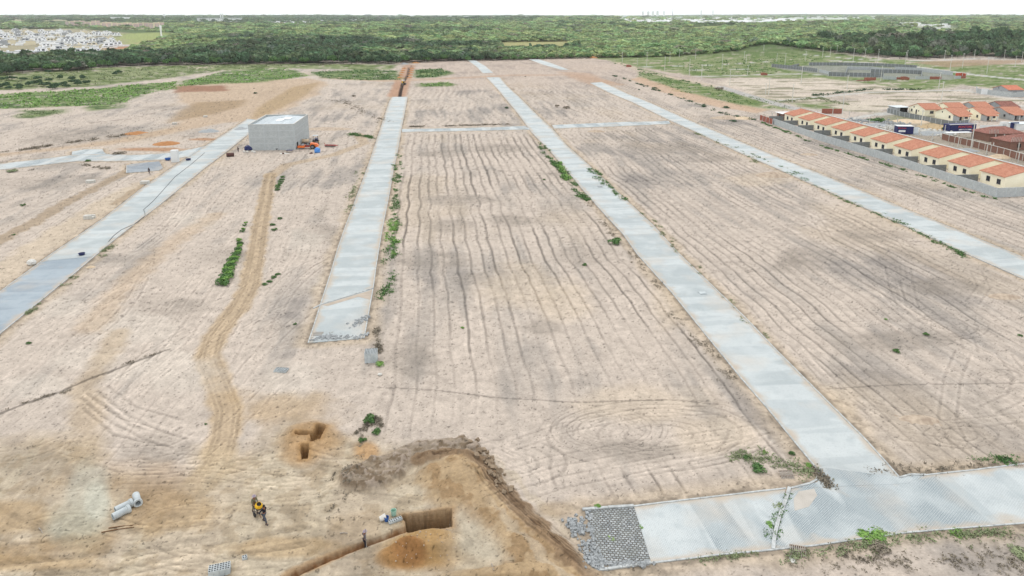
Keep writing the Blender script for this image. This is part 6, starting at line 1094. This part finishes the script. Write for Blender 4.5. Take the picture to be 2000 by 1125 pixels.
for i, (x, y_, w_, lb) in enumerate([(28,94,30,'white garden wall below the big white house'),(232,84,30,'white wall at the right end of the estate'),(225,97,16,'short white wall beside the red dirt road'),(0,86,12,'short white wall at the far left edge')]):
    o = Bx('garden_wall', FG['w'], None, (0, w_/ppm(y_), 0, .3, 0, 2.6)); p = at(x, y_); o.location = (p.x, p.y, gz(p.x, p.y)); o.rotation_euler.z = .35; tag(o, lb, 'wall')
wt = empty('water_tower', (at(315, 68).x, at(315, 68).y, gz(*at(315, 68).xy))); tag(wt, 'tall slim white water tower at the end of the red dirt road', 'water tower'); MB().lathe([(1.6, 0), (1.5, 12), (1.9, 20), (2.4, 24), (2.4, 26), (0, 26.4)], 14).build('tank', FG['w'], wt, True); MB().bar((-1.9, -1.2, 0), (-1.9, -1.2, 26), .3).build('ladder', M['steel'], wt)
p = at(322, 41.5); wt = empty('water_tank', (p.x, p.y, gz(p.x, p.y))); tag(wt, 'distant white water tank on legs right of the pink blocks', 'water tank'); MB().lathe([(5, 24), (7, 26), (7, 36), (0, 38)], 14).build('tank', FG['w'], wt); MB().tube((0, 0, 0), (0, 0, 24), 3.0).build('stem', FG['g'], wt)
pb = None
for i in range(18):
    row = i % 2; x = 128+i*10.2; y_ = 47+i*.33+(0 if row else 1.0); p = at(x, y_)
    if pb is None:
        pb = empty('apartment_block'); Bx('wall', M['pink'], pb, (0, 30, 0, 14, 0, 17)); Bx('roof', FG['c'], pb, (-.5, 30.5, -.5, 14.5, 17.01, 17.8)); Bx('stair_tower', FG['c'], pb, (12.5, 16.5, -1.5, -.01, 0, 19.5)); [Bx('window_row', FG['g'], pb, (x0, x0+1.6, -.12, -.01, 1.5, 15.5)) for x0 in (2, 6, 9.5, 18.5, 23, 27)]; e = pb
    else: e = copy_tree(pb)
    e.location = (p.x, p.y, gz(p.x, p.y)); e.rotation_euler.z = .3+.1*(i % 3); e.scale[2] = .9+.1*(i % 3); tag(e, 'pink apartment block in the long row before the horizon at left', 'apartment block', 'pink apartment blocks in a row')
p = at(385, 42.5); fh = empty('warehouse', (p.x, p.y, gz(p.x, p.y))); tag(fh, 'very long distant white factory hall right of the pink blocks', 'factory hall'); Bx('wall', FG['w'], fh, (0, 245, 0, 60, 0, 18)); Bx('roof', FG['g'], fh, (-2, 247, -2, 62, 18.01, 20)); [Bx('bay', FG['g'], fh, (x0, x0+1.5, -1, -.01, 0, 18)) for x0 in range(20, 240, 24)]
for i, x in enumerate((436, 440)): p = at(x, 41.5); o = MB().tube((0, 0, 0), (0, 0, 44), 3.2, n=12).lathe([(3.6, 44), (3.6, 46), (0, 48)], 12).build('silo', FG['w']); o.location = (p.x, p.y-30, gz(p.x, p.y)); tag(o, ['left', 'right'][i]+' of the two white silos beside the long factory hall', 'silo')
p = at(216, 40); o = Bx('warehouse', FG['w'], None, (0, 110, 0, 40, 0, 13)); o.location = (p.x, p.y, 8); o.location.z = gz(p.x, p.y)+16; Bx('roof', FG['g'], o, (-1, 111, -1, 41, 13.01, 14)); tag(o, 'flat white hall peeping over the pink blocks', 'factory hall')
def town(polys, n, s, hh, label, m='w', seed=3, name='distant_town'):
    r = random.Random(seed); mb = MB(); k = 0
    while k < n:
        P = polys[r.randrange(len(polys))]; xs_ = [a for a, _ in P]; ys_ = [b for _, b in P]; x, y_ = r.uniform(min(xs_), max(xs_)), r.uniform(min(ys_), max(ys_)); k += 1
        if not pip(P, np.array([x]), np.array([y_]))[0]: continue
        p = at(x, y_); z = gz(p.x, p.y); w_ = s*r.uniform(.6, 1.6); d_ = s*r.uniform(.6, 1.4); h_ = hh*r.uniform(.6, 1.6); Mx = Matrix.Translation((p.x, p.y, z)) @ Matrix.Rotation(.3+r.choice((0, 1.57)), 4, 'Z'); mb.box(0, w_, 0, d_, 0, h_, Mx)
    tag(mb.build(name, FG[m]), label, kind='stuff')
town([[(1205,38),(1300,35),(1560,35),(1560,45),(1420,48),(1300,47),(1230,48)]], 2600, 20, 9, 'white houses of the distant town at right of centre'); town([[(1205,38),(1300,35),(1560,35),(1560,45),(1420,48),(1300,47),(1230,48)]], 300, 14, 5, 'tiled houses of the distant town', 'c', 5)
town([[(1480,35),(1700,34.5),(1700,37),(1480,38)], [(1690,34),(1850,33),(1850,36),(1690,37)]], 500, 30, 9, 'white town strip below the horizon at right', 'w', 7); town([[(1740,46),(1800,47),(1860,54),(1830,57),(1750,50)]], 60, 16, 6, 'few white buildings on the pale clearing at right', 'w', 8); town([[(-100,39),(130,39),(130,43),(-100,44)]], 420, 20, 6, 'pale terraces left of the pink blocks', 'c', 9); town([[(525,42),(605,41),(605,45),(525,45)], [(630,38),(780,39),(780,41),(630,41)]], 110, 20, 7, 'scattered pale buildings in the wood', 'w', 10); town([[(700,31.8),(960,31.8),(960,35),(800,34)]], 500, 60, 10, 'white town strip on the horizon left of centre', 'w', 11); town([[(1000,32),(1230,32),(1230,36),(1000,35)]], 260, 40, 12, 'pale buildings on the horizon at centre', 'w', 12)
for i, (x, yt, w_) in enumerate([(1254,22,3),(1264,22,4),(1273,21.5,4),(1282,21.5,4),(1295,21.5,3),(1368,20,2),(1391,20,2)]):
    p = at(x, 34); d_ = p.y; zt = H+(26.6-yt)/F*d_*1.03; o = empty('tower_block', (p.x, p.y, 0)); wv_ = w_/F*d_; Bx('wall', FG['w'], o, (0, wv_, 0, wv_, 0, zt-6)); Bx('roof_house', FG['w'], o, (wv_*.25, wv_*.75, wv_*.25, wv_*.75, zt-6, zt)); tag(o, ['leftmost of the five distant high-rise towers on the skyline', 'second distant high-rise tower from the left', 'middle one of the five distant high-rise towers', 'fourth distant high-rise tower from the left', 'rightmost of the five clustered high-rise towers', 'thin lone tower right of the radio mast', 'second thin lone tower right of the mast'][i], 'tower block')
p = at(1313.5, 34); o = MB().tube((0, 0, 0), (0, 0, H+10.5/F*p.y), 5, 1.5, 5).build('radio_mast', M['steel']); o.location = (p.x, p.y, 0); tag(o, 'thin radio mast standing above the distant town', 'mast')
# hills behind the town
hx = np.linspace(-9500, 9500, 240); V = []; Fc = []
prof = 6+20*ss(1800, 3200, hx)*ss(7500, 4200, hx)+fbm(hx*.0012, hx*0, 7, 4)*16+fbm(hx*.01, hx*0, 8, 3)*7
for j, (yy, f_) in enumerate([(10700, 0), (10950, .7), (11200, 1), (11700, .6), (12200, 0)]): V += [(x, yy, h_*f_*(1+.2*math.sin(x*.001+j))-2) for x, h_ in zip(hx, prof)]
nn = len(hx); Fc = [(j*nn+i, j*nn+i+1, (j+1)*nn+i+1, (j+1)*nn+i) for j in range(4) for i in range(nn-1)]
hl = mesh_np('hills', V, Fc, mat('hill woods', (.06, .09, .05), .95, (.12, .15, .09), .01, .8), smooth=True); tag(hl, kind='structure')
# ---------------- the hazy air ----------------
hz = MB().box(-14000, 14000, -300, 13200, -60, 130).build('haze', bpy.data.materials.new('haze air')); tag(hz, 'pale haze over the whole land', kind='stuff')
hm = hz.data.materials[0]; hm.use_nodes = True; N = hm.node_tree.nodes; N.clear(); ou = N.new('ShaderNodeOutputMaterial'); pv_ = N.new('ShaderNodeVolumePrincipled'); pv_.inputs['Color'].default_value = (.93, .97, 1, 1); pv_.inputs['Density'].default_value = 4.5e-5; pv_.inputs['Anisotropy'].default_value = .2
hm.node_tree.links.new(pv_.outputs[0], ou.inputs['Volume'])
